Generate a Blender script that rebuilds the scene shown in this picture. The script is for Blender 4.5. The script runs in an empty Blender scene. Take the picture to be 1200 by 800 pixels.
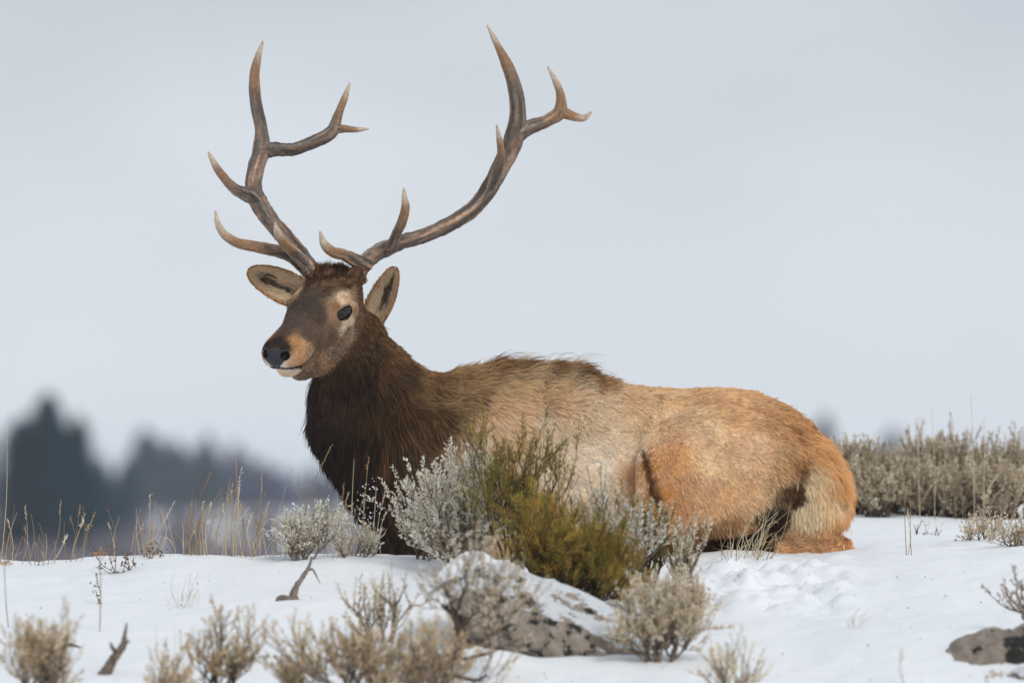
import bpy, math, random
import numpy as np
from mathutils import Vector, Matrix
from mathutils.kdtree import KDTree

# ------------------------------------------------------------------ camera / light / exposure
sc = bpy.context.scene
CZ = 2.0                # camera height (z)
FPX = 10000.0           # focal length in photo pixels (300 mm on 36 mm, 1200 px wide)
HOR = 560.0             # photo row of the horizon
D0 = 32.2               # distance of the animal's middle plane
cam_d = bpy.data.cameras.new('camera'); cam = bpy.data.objects.new('camera', cam_d)
sc.collection.objects.link(cam); sc.camera = cam
cam_d.sensor_width = 36.0; cam_d.lens = FPX / 1200 * 36.0
cam_d.clip_start = 0.5; cam_d.clip_end = 8000
cam.location = (0, 0, CZ)
cam.rotation_euler = (math.radians(90) + math.atan((HOR - 400) / FPX), 0, 0)
cam_d.dof.use_dof = True; cam_d.dof.focus_distance = 31.9; cam_d.dof.aperture_fstop = 2.8

SUN_EL, SUN_AZ = 42, 148      # azimuth clockwise from +Y: behind the camera, to its right
w = bpy.data.worlds.new('World'); sc.world = w; w.use_nodes = True
nt = w.node_tree; nt.nodes.clear(); N = nt.nodes.new; L = nt.links.new
out = N('ShaderNodeOutputWorld')
sky = N('ShaderNodeTexSky'); sky.sky_type = 'NISHITA'; sky.sun_disc = False
sky.sun_elevation = math.radians(SUN_EL); sky.sun_rotation = math.radians(SUN_AZ)
bg1 = N('ShaderNodeBackground'); bg1.inputs[1].default_value = 0.08; L(sky.outputs[0], bg1.inputs[0])
tc = N('ShaderNodeTexCoord'); sep = N('ShaderNodeSeparateXYZ'); L(tc.outputs['Generated'], sep.inputs[0])
mp = N('ShaderNodeMapping'); mp.inputs['Scale'].default_value = (16, 16, 30); L(tc.outputs['Generated'], mp.inputs[0])
nz = N('ShaderNodeTexNoise'); nz.inputs['Scale'].default_value = 1.0; nz.inputs['Detail'].default_value = 2.0; L(mp.outputs[0], nz.inputs[0])
ad = N('ShaderNodeMath'); ad.operation = 'MULTIPLY_ADD'; L(nz.outputs[0], ad.inputs[0]); ad.inputs[1].default_value = 0.075; L(sep.outputs[2], ad.inputs[2])
rp = N('ShaderNodeValToRGB'); L(ad.outputs[0], rp.inputs[0])
rp.color_ramp.elements[0].position = 0.025; rp.color_ramp.elements[0].color = (0.745, 0.785, 0.835, 1)
rp.color_ramp.elements[1].position = 0.115; rp.color_ramp.elements[1].color = (0.495, 0.548, 0.605, 1)
e = rp.color_ramp.elements.new(0.068); e.color = (0.650, 0.697, 0.755, 1)
bg2 = N('ShaderNodeBackground'); bg2.inputs[1].default_value = 0.97; L(rp.outputs[0], bg2.inputs[0])
mx = N('ShaderNodeMixShader'); mx.inputs[0].default_value = 0.95
L(bg1.outputs[0], mx.inputs[1]); L(bg2.outputs[0], mx.inputs[2]); L(mx.outputs[0], out.inputs[0])
sun_d = bpy.data.lights.new('sun', 'SUN'); sun_d.energy = 1.5; sun_d.angle = math.radians(18); sun_d.color = (1.0, 0.96, 0.90)
sun = bpy.data.objects.new('sun', sun_d); sc.collection.objects.link(sun)
az, el = math.radians(SUN_AZ), math.radians(SUN_EL)
sdir = Vector((math.sin(az) * math.cos(el), math.cos(az) * math.cos(el), math.sin(el)))
sun.rotation_euler = sdir.to_track_quat('Z', 'Y').to_euler(); sun.location = (0, 0, 30)
sc.view_settings.view_transform = 'Standard'; sc.view_settings.look = 'None'
sc.view_settings.exposure = 0.13; sc.view_settings.gamma = 1.0
sc.render.engine = 'CYCLES'
sc.cycles.use_denoising = True
sc.cycles.max_bounces = 8; sc.cycles.diffuse_bounces = 4; sc.cycles.glossy_bounces = 3
sc.cycles.transparent_max_bounces = 6; sc.cycles.volume_bounces = 1

# ------------------------------------------------------------------ helpers
rng = np.random.default_rng(7); random.seed(7)
A = np.array

def P(px, py, Y):
    """a point seen at photo pixel (px, py), Y metres away"""
    return A([(px - 600) * Y / FPX, Y, CZ + (HOR - py) * Y / FPX])

def lin(c):
    """'rrggbb' -> linear rgb"""
    if isinstance(c, str):
        c = [int(c[i:i + 2], 16) / 255 for i in (0, 2, 4)]
    c = A(c, float)
    return np.where(c <= 0.04045, c / 12.92, ((c + 0.055) / 1.055) ** 2.4)

def link(o, parent=None):
    sc.collection.objects.link(o)
    if parent is not None:
        o.parent = parent
        o.matrix_parent_inverse = Matrix.Translation(-Vector(parent.location))
    return o

def tag(o, label=None, cat=None, group=None, kind=None):
    if label: o['label'] = label
    if cat: o['category'] = cat
    if group: o['group'] = group
    if kind: o['kind'] = kind
    return o

def empty(name, loc, label, cat, group=None):
    o = bpy.data.objects.new(name, None); o.location = Vector([float(v) for v in loc]); o.empty_display_size = 0.05
    sc.collection.objects.link(o)
    return tag(o, label, cat, group)

def mesh_obj(name, V, F, mat, parent=None, col=None, smooth=True):
    """V (n,3); F an int array (m,k) or a list of such arrays; col (n,3) linear"""
    me = bpy.data.meshes.new(name)
    Fs = F if isinstance(F, list) else [F]
    Fs = [f for f in Fs if len(f)]
    V = np.asarray(V, np.float32)
    me.vertices.add(len(V)); me.vertices.foreach_set('co', V.ravel())
    idx = np.concatenate([f.ravel() for f in Fs]).astype(np.int32)
    cnt = np.concatenate([np.full(len(f), f.shape[1]) for f in Fs]).astype(np.int32)
    me.loops.add(len(idx)); me.loops.foreach_set('vertex_index', idx)
    me.polygons.add(len(cnt))
    me.polygons.foreach_set('loop_start', np.concatenate([[0], np.cumsum(cnt)[:-1]]).astype(np.int32))
    me.polygons.foreach_set('use_smooth', np.full(len(cnt), smooth))
    me.update(calc_edges=True)
    if col is not None:
        a = me.attributes.new('col', 'FLOAT_COLOR', 'POINT')
        c4 = np.ones((len(V), 4), np.float32); c4[:, :3] = col
        a.data.foreach_set('color', c4.ravel())
    me.materials.append(mat)
    o = bpy.data.objects.new(name, me)
    return link(o, parent)

class MB:
    """collects pieces of one mesh with vertex colours"""
    def __init__(s): s.V = []; s.T = []; s.Q = []; s.C = []; s.n = 0
    def add(s, V, F, col):
        V = np.asarray(V, float); F = np.asarray(F, int)
        (s.T if F.shape[1] == 3 else s.Q).append(F + s.n)
        s.V.append(V); c = np.empty((len(V), 3)); c[:] = col; s.C.append(c); s.n += len(V)
    def tube(s, pts, rad, col, sides=5, jit=0.0, cap=True):
        pts = np.asarray(pts, float); n = len(pts); rad = np.broadcast_to(np.asarray(rad, float), (n,))
        t = np.gradient(pts, axis=0); t /= np.linalg.norm(t, axis=1)[:, None] + 1e-12
        up = A([0.31, 0.87, 0.38]); a = np.cross(t, up); a /= np.linalg.norm(a, axis=1)[:, None] + 1e-9
        b = np.cross(t, a); th = np.arange(sides) / sides * 2 * np.pi
        r = rad[:, None] * (1 + jit * (rng.random((n, sides)) - .5))
        V = pts[:, None] + r[..., None] * (np.cos(th)[None, :, None] * a[:, None] + np.sin(th)[None, :, None] * b[:, None])
        i = np.arange(n - 1)[:, None] * sides; j = np.arange(sides)[None]; k = (j + 1) % sides
        F = np.stack([i + j, i + k, i + sides + k, i + sides + j], -1).reshape(-1, 4)
        c = np.asarray(col, float)
        if c.ndim == 2: c = np.repeat(c, sides, 0)
        n0 = s.n
        s.add(V.reshape(-1, 3), F, c)
        if cap:
            j = np.arange(1, sides - 1)
            s.T.append(np.stack([np.zeros_like(j), j + 1, j], -1) + n0)
            s.T.append(np.stack([np.zeros_like(j), j, j + 1], -1) + n0 + (n - 1) * sides)
    def build(s, name, mat, parent=None, smooth=True):
        F = []
        if s.T: F.append(np.concatenate(s.T))
        if s.Q: F.append(np.concatenate(s.Q))
        return mesh_obj(name, np.concatenate(s.V), F, mat, parent, np.concatenate(s.C), smooth)

def _hash(i, j, k, seed):
    h = (i * 374761393 + j * 668265263 + k * 2147483647 + seed * 1274126177) & 0xffffffff
    h = ((h ^ (h >> 13)) * 1274126177) & 0xffffffff
    return ((h ^ (h >> 16)) & 0xffff) / 65535.0

def vnoise(p, seed=0):
    """smooth value noise in [-1, 1] at points p (n,3)"""
    p = np.asarray(p, float); f = np.floor(p); i = f.astype(np.int64); u = p - f; u = u * u * (3 - 2 * u)
    r = 0
    for dx in (0, 1):
        for dy in (0, 1):
            for dz in (0, 1):
                wgt = (u[:, 0] if dx else 1 - u[:, 0]) * (u[:, 1] if dy else 1 - u[:, 1]) * (u[:, 2] if dz else 1 - u[:, 2])
                r = r + wgt * _hash(i[:, 0] + dx, i[:, 1] + dy, i[:, 2] + dz, seed)
    return r * 2 - 1

def fbm(p, oct=4, seed=0, gain=.5):
    a, s, r = 1.0, 1.0, 0
    for k in range(oct):
        r = r + a * vnoise(np.asarray(p) * s + 17.3 * k, seed + k); a *= gain; s *= 2.03
    return r

def smooth_path(pts, n):
    """Catmull-Rom resample of control rows (any columns)"""
    p = np.asarray(pts, float); p = np.vstack([2 * p[0] - p[1], p, 2 * p[-1] - p[-2]])
    m = len(p) - 3; t = np.linspace(0, m - 1e-6, n); i = t.astype(int); u = (t - i)[:, None]
    a, b, c, d = p[i], p[i + 1], p[i + 2], p[i + 3]
    return .5 * (2 * b + (c - a) * u + (2 * a - 5 * b + 4 * c - d) * u ** 2 + (3 * b - a - 3 * c + d) * u ** 3)

# ------------------------------------------------------------------ materials
def new_mat(name):
    m = bpy.data.materials.new(name); m.use_nodes = True
    t = m.node_tree; b = t.nodes['Principled BSDF']
    return m, t, b

def noise_node(t, scale, detail=4, rough=.55, coord='Object'):
    c = t.nodes.new('ShaderNodeTexCoord'); n = t.nodes.new('ShaderNodeTexNoise')
    n.inputs['Scale'].default_value = scale; n.inputs['Detail'].default_value = detail; n.inputs['Roughness'].default_value = rough
    t.links.new(c.outputs[coord], n.inputs['Vector'])
    return n

def bump(t, b, src, strength, dist):
    n = t.nodes.new('ShaderNodeBump'); n.inputs['Strength'].default_value = strength; n.inputs['Distance'].default_value = dist
    t.links.new(src, n.inputs['Height']); t.links.new(n.outputs[0], b.inputs['Normal'])
    return n

def col_mat(name, rough=.8, spec=.2, nscale=None, namp=.3, bscale=None, bdist=.002, translucent=0, sheen=0):
    """material whose colour comes from the mesh's own 'col' attribute, varied by noise"""
    m, t, b = new_mat(name)
    a = t.nodes.new('ShaderNodeAttribute'); a.attribute_name = 'col'
    src = a.outputs['Color']
    if nscale:
        n = noise_node(t, nscale); r = t.nodes.new('ShaderNodeMapRange')
        r.inputs[1].default_value = .3; r.inputs[2].default_value = .7; r.inputs[3].default_value = 1 - namp; r.inputs[4].default_value = 1 + namp
        t.links.new(n.outputs[0], r.inputs[0])
        v = t.nodes.new('ShaderNodeVectorMath'); v.operation = 'SCALE'
        t.links.new(src, v.inputs[0]); t.links.new(r.outputs[0], v.inputs['Scale']); src = v.outputs[0]
    t.links.new(src, b.inputs['Base Color'])
    b.inputs['Roughness'].default_value = rough; b.inputs['Specular IOR Level'].default_value = spec
    if bscale:
        n2 = noise_node(t, bscale, 5); bump(t, b, n2.outputs[0], .8, bdist)
    if translucent:
        tr = t.nodes.new('ShaderNodeBsdfTranslucent'); t.links.new(src, tr.inputs[0])
        ms = t.nodes.new('ShaderNodeMixShader'); ms.inputs[0].default_value = translucent
        t.links.new(b.outputs[0], ms.inputs[1]); t.links.new(tr.outputs[0], ms.inputs[2])
        t.links.new(ms.outputs[0], t.nodes['Material Output'].inputs[0])
    return m

M_leaf = col_mat('sage_leaf', .85, .15, translucent=.25)
M_stem = col_mat('woody_stem', .9, .1, 60, .3, 150, .003)
M_straw = col_mat('dry_straw', .8, .2, translucent=.15)
M_bark = col_mat('weathered_wood', .9, .1, 40, .4, 90, .004)
M_needle = col_mat('conifer_needles', .9, .05)
M_skin = col_mat('hide', .9, .1, 120, .25, 200, .002)
M_antler = col_mat('antler_bone', .55, .3, 70, .25, 130, .008)

# snow
M_snow, t, b = new_mat('snow')
n1 = noise_node(t, .6, 6); r = t.nodes.new('ShaderNodeValToRGB'); t.links.new(n1.outputs[0], r.inputs[0])
r.color_ramp.elements[0].color = (.86, .88, .91, 1); r.color_ramp.elements[1].color = (.92, .93, .94, 1)
t.links.new(r.outputs[0], b.inputs['Base Color'])
b.inputs['Roughness'].default_value = .65; b.inputs['Specular IOR Level'].default_value = .2
n2 = noise_node(t, 9, 8, .62); n3 = noise_node(t, 140, 3, .6)
ad = t.nodes.new('ShaderNodeMath'); ad.operation = 'MULTIPLY_ADD'; ad.inputs[1].default_value = .12
t.links.new(n3.outputs[0], ad.inputs[0]); t.links.new(n2.outputs[0], ad.inputs[2])
bump(t, b, ad.outputs[0], .55, .035)

# rock: granite with dark lichen and a dusting of snow on what faces up
def rock_mat(name, snow, lichen, lscale=17):
    m, t, b = new_mat(name); NN = t.nodes.new; LL = t.links.new
    nb = noise_node(t, 14, 8, .65); rb = NN('ShaderNodeValToRGB'); LL(nb.outputs[0], rb.inputs[0])
    rb.color_ramp.elements[0].position = .3; rb.color_ramp.elements[0].color = (*lin('80746a'), 1)
    rb.color_ramp.elements[1].position = .7; rb.color_ramp.elements[1].color = (*lin('c2b4a6'), 1)
    nl = noise_node(t, lscale, 5, .62); rl = NN('ShaderNodeValToRGB'); LL(nl.outputs[0], rl.inputs[0])
    rl.color_ramp.elements[0].position = lichen; rl.color_ramp.elements[1].position = lichen + .03
    mix = NN('ShaderNodeMix'); mix.data_type = 'RGBA'; LL(rl.outputs[0], mix.inputs[0]); LL(rb.outputs[0], mix.inputs[6])
    mix.inputs[7].default_value = (*lin('3a3935'), 1)
    geo = NN('ShaderNodeNewGeometry'); sp = NN('ShaderNodeSeparateXYZ'); LL(geo.outputs['Normal'], sp.inputs[0])
    ns = noise_node(t, 22, 7, .7)
    mp = NN('ShaderNodeMapping'); c = NN('ShaderNodeTexCoord'); LL(c.outputs['Object'], mp.inputs[0]); mp.inputs['Rotation'].default_value = (0, .5, 0)
    mp.inputs['Scale'].default_value = (.6, 1, 1.6); LL(mp.outputs[0], ns.inputs['Vector'])
    s1 = NN('ShaderNodeMath'); s1.operation = 'MULTIPLY_ADD'; s1.inputs[1].default_value = .50; LL(sp.outputs[2], s1.inputs[0]); LL(ns.outputs[0], s1.inputs[2])
    rs = NN('ShaderNodeMapRange'); LL(s1.outputs[0], rs.inputs[0]); rs.inputs[1].default_value = snow; rs.inputs[2].default_value = snow + .06
    mix2 = NN('ShaderNodeMix'); mix2.data_type = 'RGBA'; LL(rs.outputs[0], mix2.inputs[0]); LL(mix.outputs[2], mix2.inputs[6])
    mix2.inputs[7].default_value = (.84, .86, .89, 1)
    LL(mix2.outputs[2], b.inputs['Base Color']); b.inputs['Roughness'].default_value = .9; b.inputs['Specular IOR Level'].default_value = .2
    bump(t, b, nb.outputs[0], 1.0, .05)
    return m
M_rock = rock_mat('snow_dusted_rock', .77, .53)
M_rock2 = rock_mat('lichen_rock', 1.22, .51, 9)

# fur
def fur_mat():
    m, t, b = new_mat('fur')
    a = t.nodes.new('ShaderNodeAttribute'); a.attribute_name = 'col'
    b.inputs['Roughness'].default_value = .6; b.inputs['Specular IOR Level'].default_value = .18
    t.links.new(a.outputs['Color'], b.inputs['Base Color'])
    return m
M_fur = fur_mat()
M_eye, t, b = new_mat('eye_wet'); b.inputs['Base Color'].default_value = (.008, .006, .005, 1); b.inputs['Roughness'].default_value = .03
b.inputs['Specular IOR Level'].default_value = .5
M_nose, t, b = new_mat('nose_leather'); b.inputs['Roughness'].default_value = .5; b.inputs['Specular IOR Level'].default_value = .22; at_ = t.nodes.new('ShaderNodeAttribute'); at_.attribute_name = 'col'; t.links.new(at_.outputs['Color'], b.inputs['Base Color'])
v = t.nodes.new('ShaderNodeTexVoronoi'); v.inputs['Scale'].default_value = 220
cc = t.nodes.new('ShaderNodeTexCoord'); t.links.new(cc.outputs['Object'], v.inputs['Vector']); bump(t, b, v.outputs[0], .5, .002)

# ------------------------------------------------------------------ snow ground
def prof(pts):
    xs, ys = zip(*pts); g = np.linspace(15, 60, 1801); z = np.interp(g, xs, ys)
    k = np.exp(-.5 * (np.linspace(-3, 3, 33)) ** 2); k /= k.sum()
    zs = np.convolve(np.pad(z, 16, 'edge'), k, 'valid')
    return lambda y: np.where((y > 15.6) & (y < 59.4), np.interp(y, g, zs), np.interp(y, xs, ys))
FRONT = [(-60, -1.9), (0, -1.75), (12, -1.95), (20, -1.78), (26, -.94), (28, -.675), (29, -.548), (30, -.42), (31.2, -.272)]
FAR = [(80, -2.6), (300, -2.6), (600, -2.45), (3000, -2.45), (6000, -2.45)]
prof_left = prof(FRONT + [(32.3, -.33), (34, -.8), (40, -1.8)] + FAR)
prof_mid = prof(FRONT + [(31.9, -.285), (33.2, -.30), (35, -.6), (40, -1.8)] + FAR)
prof_right = prof(FRONT[:-1] + [(31.2, -.272), (32, -.24), (33.5, -.205), (35.2, -.175), (36.6, -.2), (38.5, -.6), (44, -1.8)] + FAR)
CREST = A([(-200, 668), (0, 660), (100, 647), (200, 643), (300, 649), (380, 648), (440, 645), (520, 650), (620, 660), (700, 668), (800, 668), (828, 656), (858, 642), (890, 648), (930, 656), (980, 652), (1030, 648), (1400, 640)], float)

def sstep(a, b, x):
    u = np.clip((x - a) / (b - a), 0, 1); return u * u * (3 - 2 * u)

def ground(x, y):
    x = np.asarray(x, float); y = np.asarray(y, float); sh = np.broadcast(x, y).shape
    x = np.broadcast_to(x, sh).ravel(); y = np.broadcast_to(y, sh).ravel()
    px = 600 + x * FPX / np.maximum(y, 5)
    wl = 1 - sstep(440, 640, px); sh_ = 95 * sstep(32.4, 33.6, y); wr = sstep(930, 1060, px + sh_)
    z = prof_left(y) * wl + prof_mid(y) * (1 - wl) * (1 - wr) + prof_right(y) * wr
    cr = (646 - np.interp(px, CREST[:, 0], CREST[:, 1])) * .0031
    z = z + cr * np.exp(-((y - 31.2) / .55) ** 2)
    near = np.exp(-((y - 31) / 9) ** 2)
    p3 = np.stack([x, y, 0 * x], 1)
    z = z + near * (.028 * vnoise(p3 * A([1.3, .9, 1]), 3) + .012 * vnoise(p3 * A([4, 2.6, 1]), 5) + .005 * fbm(p3 * A([11, 6, 1]), 3, 15))
    # kicked-up, lumpy snow in front of the haunch
    lump = np.exp(-((px - 900) / 95) ** 4) * np.exp(-((y - 30.6) / .85) ** 4)
    q = np.stack([x * 5, y * 3.2, 0 * x], 1)
    z = z + lump * (.10 * np.abs(fbm(q, 4, 21)) - .045 + .022 * np.abs(fbm(q * 3.3, 3, 31)))
    # bedded hollow round the boulder's lower edge and drift against its upper left
    z = z + .05 * np.exp(-((px - 520) / 55) ** 2 - ((y - 29.9) / .5) ** 2)
    z = z + .055 * np.exp(-((px - 545) / 60) ** 2 - ((y - 28.55) / .35) ** 2)
    far = sstep(60, 120, y)
    z = z + far * .25 * vnoise(p3 * .02, 9) * np.exp(-((y - 400) / 800) ** 2)
    # low snowy hump at the far left
    z = z + 2.3 * np.exp(-((x + 8.3) / 2.0) ** 2 - ((y - 110) / 9) ** 2)
    return (z + CZ).reshape(sh)

def hit(px, py):
    """the ground point seen at a photo pixel"""
    Y = np.linspace(24, 60, 3601); X = (px - 600) * Y / FPX; Z = CZ + (HOR - py) * Y / FPX
    below = Z < ground(X, Y)
    i = int(np.argmax(below)) if below.any() else 720
    return A([X[i], Y[i], float(ground(X[i], Y[i]))])

def onground(px, Y):
    x = (px - 600) * Y / FPX
    return A([x, Y, float(ground(x, Y))])

def geo(a, b, n): return a * (b / a) ** (np.arange(1, n + 1) / n)
gx = np.arange(-2.7, 2.7001, .02); sx = 2.7 + geo(.03, 1500, 40) - .0
gx = np.concatenate([-sx[::-1], gx, sx])
gy = np.concatenate([np.linspace(-60, 16, 20), np.linspace(17, 26.8, 50), np.arange(26.9, 36.6, .025), 36.6 + geo(.05, 4400, 70)])
GX, GY = np.meshgrid(gx, gy); GZ = ground(GX, GY)
nx, ny = len(gx), len(gy)
i = (np.arange(ny - 1)[:, None] * nx + np.arange(nx - 1)[None]).ravel()
g = mesh_obj('snow_ground', np.stack([GX, GY, GZ], -1).reshape(-1, 3), np.stack([i, i + 1, i + nx + 1, i + nx], 1), M_snow)
tag(g, kind='structure')

# ------------------------------------------------------------------ far forest
def conifer_mesh(h, wd, seed, col, sparse=1.0):
    R = np.random.default_rng(seed); V = []; 
    n = int(900 * sparse); t = R.random(n) ** .8
    z = h * (.06 + .93 * t); rad = wd * .62 * (1 - t) ** .5 * (.65 + .6 * R.random(n)) + .04 * h * .1
    th = R.random(n) * 2 * np.pi; d = np.stack([np.cos(th), np.sin(th), -.25 + 0 * th], 1)
    s = np.stack([-np.sin(th), np.cos(th), 0 * th], 1)
    c = np.stack([0 * z, 0 * z, z], 1)
    wv = (rad * .38)[:, None]
    a = c + d * rad[:, None] * .05; tip = c + d * rad[:, None]
    l = c + d * rad[:, None] * .6 + s * wv; r_ = c + d * rad[:, None] * .6 - s * wv + A([0, 0, -.05]) * h * .3
    V = np.stack([a, l, tip, r_], 1).reshape(-1, 3); k = np.arange(n)[:, None] * 4
    F = k + A([[0, 1, 2, 3]])
    C = np.repeat(lin(col) * (.6 + .8 * R.random((n, 1))), 4, 0)
    return V, F, C

def far_tree(px, top, Y, wpx, col, label, seed, bare=False):
    p = onground(px, Y); h = (CZ + (HOR - top) * Y / FPX) - p[2]; wd = wpx * Y / FPX
    name = 'bare_tree' if bare else 'conifer_tree'
    o = empty(name, p, label, 'tree', 'far trees across the valley')
    V, F, C = conifer_mesh(h, wd, seed, col, .8 if bare else 1.3)
    mesh_obj('crown', V + p, F, M_needle, o, C, False)
    m = MB(); m.tube([p + A([0, 0, -.2]), p + A([0, 0, h * .5]), p + A([0, 0, h * .97])], [h * .025, h * .015, .01], lin('4a3d34'), 6)
    m.build('trunk', M_bark, o)
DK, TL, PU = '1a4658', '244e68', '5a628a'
for a in [
    (24, 484, 300, 60, TL, 'dark blurred conifer at the far left edge behind the snow ridge'),
    (56, 456, 300, 92, DK, 'tallest dark blurred conifer standing behind the ridge at far left'),
    (92, 482, 300, 62, DK, 'dark conifer just right of the tallest blurred tree'),
    (122, 540, 330, 40, TL, 'short dark conifer in the dip of the far treeline'),
    (146, 538, 420, 44, TL, 'low dark conifer between the tall group and the broad far conifer'),
    (170, 500, 600, 62, TL, 'broad blurred conifer in the middle of the far treeline'),
    (205, 512, 600, 46, TL, 'second blurred conifer beside the broad one in the treeline'),
    (243, 506, 600, 40, DK, 'slim pointed far conifer left of the purple bare trees'),
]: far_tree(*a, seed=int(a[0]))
for a in [
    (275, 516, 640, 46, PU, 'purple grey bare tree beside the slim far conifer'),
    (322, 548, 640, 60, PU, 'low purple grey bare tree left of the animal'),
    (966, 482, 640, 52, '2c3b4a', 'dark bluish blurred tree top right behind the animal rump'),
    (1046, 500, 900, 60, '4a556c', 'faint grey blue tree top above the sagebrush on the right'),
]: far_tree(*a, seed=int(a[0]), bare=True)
# brush on the valley floor
R = np.random.default_rng(77); m = MB()
for _ in range(1100):
    Y = 60 * (600 / 60) ** R.random(); px = R.uniform(-40, 560); c = onground(px, Y); h_ = R.uniform(.25, .8); w_ = h_ * R.uniform(.7, 1.4); a_ = R.random() * 3.1
    d_ = A([math.cos(a_), math.sin(a_), 0]) * w_ * .5; e_ = A([-math.sin(a_), math.cos(a_), 0]) * w_ * .5
    m.add([c - d_, c + d_, c + d_ * .7 + A([0, 0, h_]), c - d_ * .6 + A([0, 0, h_ * .9]), c - e_, c + e_, c + e_ * .7 + A([0, 0, h_ * .8]), c - e_ * .7 + A([0, 0, h_])], [[0, 1, 2, 3], [4, 5, 6, 7]], lin('726e78') * R.uniform(.6, 1.2))
tag(m.build('valley_brush', M_needle, None, False), 'blurred low brush dotting the far snowy valley floor', 'brush', kind='stuff')
# the rest of the wood: one blurred mass
Vs, Fs, Cs, n0 = [], [], [], 0
for k in range(110):
    px = random.uniform(-60, 560); Y = random.uniform(620, 760)
    top = np.interp(px, [-60, 20, 60, 110, 135, 180, 215, 250, 300, 350, 420, 520], [495, 498, 480, 520, 545, 516, 528, 524, 540, 546, 550, 552]) + random.uniform(-8, 14)
    if px < 30 and random.random() < .6: continue
    p = onground(px, Y); h = (CZ + (HOR - top) * Y / FPX) - p[2]
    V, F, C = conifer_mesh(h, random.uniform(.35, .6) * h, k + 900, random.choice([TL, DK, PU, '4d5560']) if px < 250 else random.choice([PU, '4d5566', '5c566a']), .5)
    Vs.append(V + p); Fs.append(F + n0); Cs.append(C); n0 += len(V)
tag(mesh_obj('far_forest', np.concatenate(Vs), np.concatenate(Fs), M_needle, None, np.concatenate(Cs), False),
    'blurred dark wood along the far side of the valley', 'forest', kind='stuff')

# ------------------------------------------------------------------ the elk: one continuous body from blended volumes
S = D0 / FPX                                   # metres per photo pixel at the animal
def E(px, py, dp=0.0): return P(px, py, D0 + dp * S)      # dp: depth in photo pixels, + = away

# head frame: f forward (towards the nose), l the animal's left (near side), u up
yaw, pit, roll = math.radians(29.5), math.radians(23.5), math.radians(6)
hh = A([-math.sin(yaw), -math.cos(yaw), 0])
hf = hh * math.cos(pit) + A([0, 0, -math.sin(pit)])
hu = hh * math.sin(pit) + A([0, 0, math.cos(pit)])
hl = np.cross(hu, hf)
hl, hu = hl * math.cos(roll) - hu * math.sin(roll), hu * math.cos(roll) + hl * math.sin(roll)
HB = np.stack([hf, hl, hu], 1)                  # local -> world
HO = E(374, 363, -45); HSC = 1.09
def HW(p): return HO + HSC * (HB @ A(p, float))
def HL(p): return (np.asarray(p) - HO) @ HB / HSC     # world -> local

BP, HP, HS = [], [], []       # body / head volumes, head carvings
def ell(lst, c, r, k, R=np.eye(3)): lst.append(('e', A(c, float), A(r, float), R, k))
def cone(lst, a, b, ra, rb, k): lst.append(('c', A(a, float), A(b, float), (ra, rb), k))
def be(px, py, dp, rx, rz, ry, k=14, tilt=0, lean=0):
    a = math.radians(tilt); R = A([[math.cos(a), 0, -math.sin(a)], [0, 1, 0], [math.sin(a), 0, math.cos(a)]])
    l_ = math.radians(lean); R = A([[1, 0, 0], [0, math.cos(l_), math.sin(l_)], [0, -math.sin(l_), math.cos(l_)]]) @ R
    ell(BP, E(px, py, dp), A([rx, ry, rz]) * S, k * S, R)
def bc(p, q, rp_, rq, k=20): cone(BP, E(*p), E(*q), rp_ * S, rq * S, k * S)
# trunk
be(658, 550, 4, 165, 104, 80, 18)               # rib cage
be(565, 544, -4, 100, 98, 84, 18)              # shoulders
be(632, 472, 4, 85, 22, 28, 22)                 # withers
be(548, 462, 2, 70, 21, 30, 20)                 # crest of the neck base
be(770, 552, 12, 130, 96, 64, 24)                # loin
be(860, 560, 5, 105, 98, 82, 24)                # croup
be(934, 582, 12, 58, 68, 62, 24)                # buttocks
be(880, 505, 2, 80, 34, 40, 24, -22)            # slope of the croup
# near haunch, folded forward over the lower leg
be(846, 552, -84, 99, 80, 44, 4, -10, 24)
be(800, 570, -96, 52, 66, 36, 12, 0, 14)
bc((778, 592, -100), (790, 632, -104), 30, 20, 14)   # stifle
bc((905, 590, -50), (925, 545, -40), 20, 26, 14)
be(934, 584, -40, 57, 65, 48, 12, 8)             # near buttock with the pale rump patch
bc((800, 645, -62), (905, 648, -62), 13, 12, 8)    # shank lying on the snow
bc((905, 645, -64), (985, 641, -42), 12, 13, 9)    # hock and heel under the rump
BS = []
for a_, b_, r_ in (((944, 530, -88), (936, 565, -92), 8), ((936, 565, -92), (915, 606, -100), 12), ((915, 606, -100), (880, 640, -106), 13), ((880, 640, -106), (830, 650, -112), 10)):
    cone(BS, E(*a_), E(*b_), r_ * S, r_ * S, 10 * S)
# far haunch
be(850, 570, 62, 95, 68, 42, 14)
# chest, neck
be(496, 556, -4, 78, 62, 72, 24)
bc((421, 395, 2), (429, 460, 2), 30, 53, 18)
bc((429, 460, 2), (484, 536, 0), 53, 80, 24)
bc((397, 412, -14), (413, 500, -10), 24, 43, 16); bc((413, 500, -10), (463, 572, -8), 43, 46, 20)   # throat
bc((440, 416, 10), (520, 508, 6), 12, 50, 20)      # nape to withers
be(488, 596, -10, 44, 30, 50, 20)                  # brisket
bc((484, 606, -30), (470, 640, -30), 34, 26, 20)
# folded fore legs
bc((530, 598, -60), (500, 634, -78), 30, 20, 14); bc((500, 638, -80), (600, 648, -92), 17, 13, 10)
bc((530, 600, 60), (500, 636, 72), 28, 18, 14)
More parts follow.
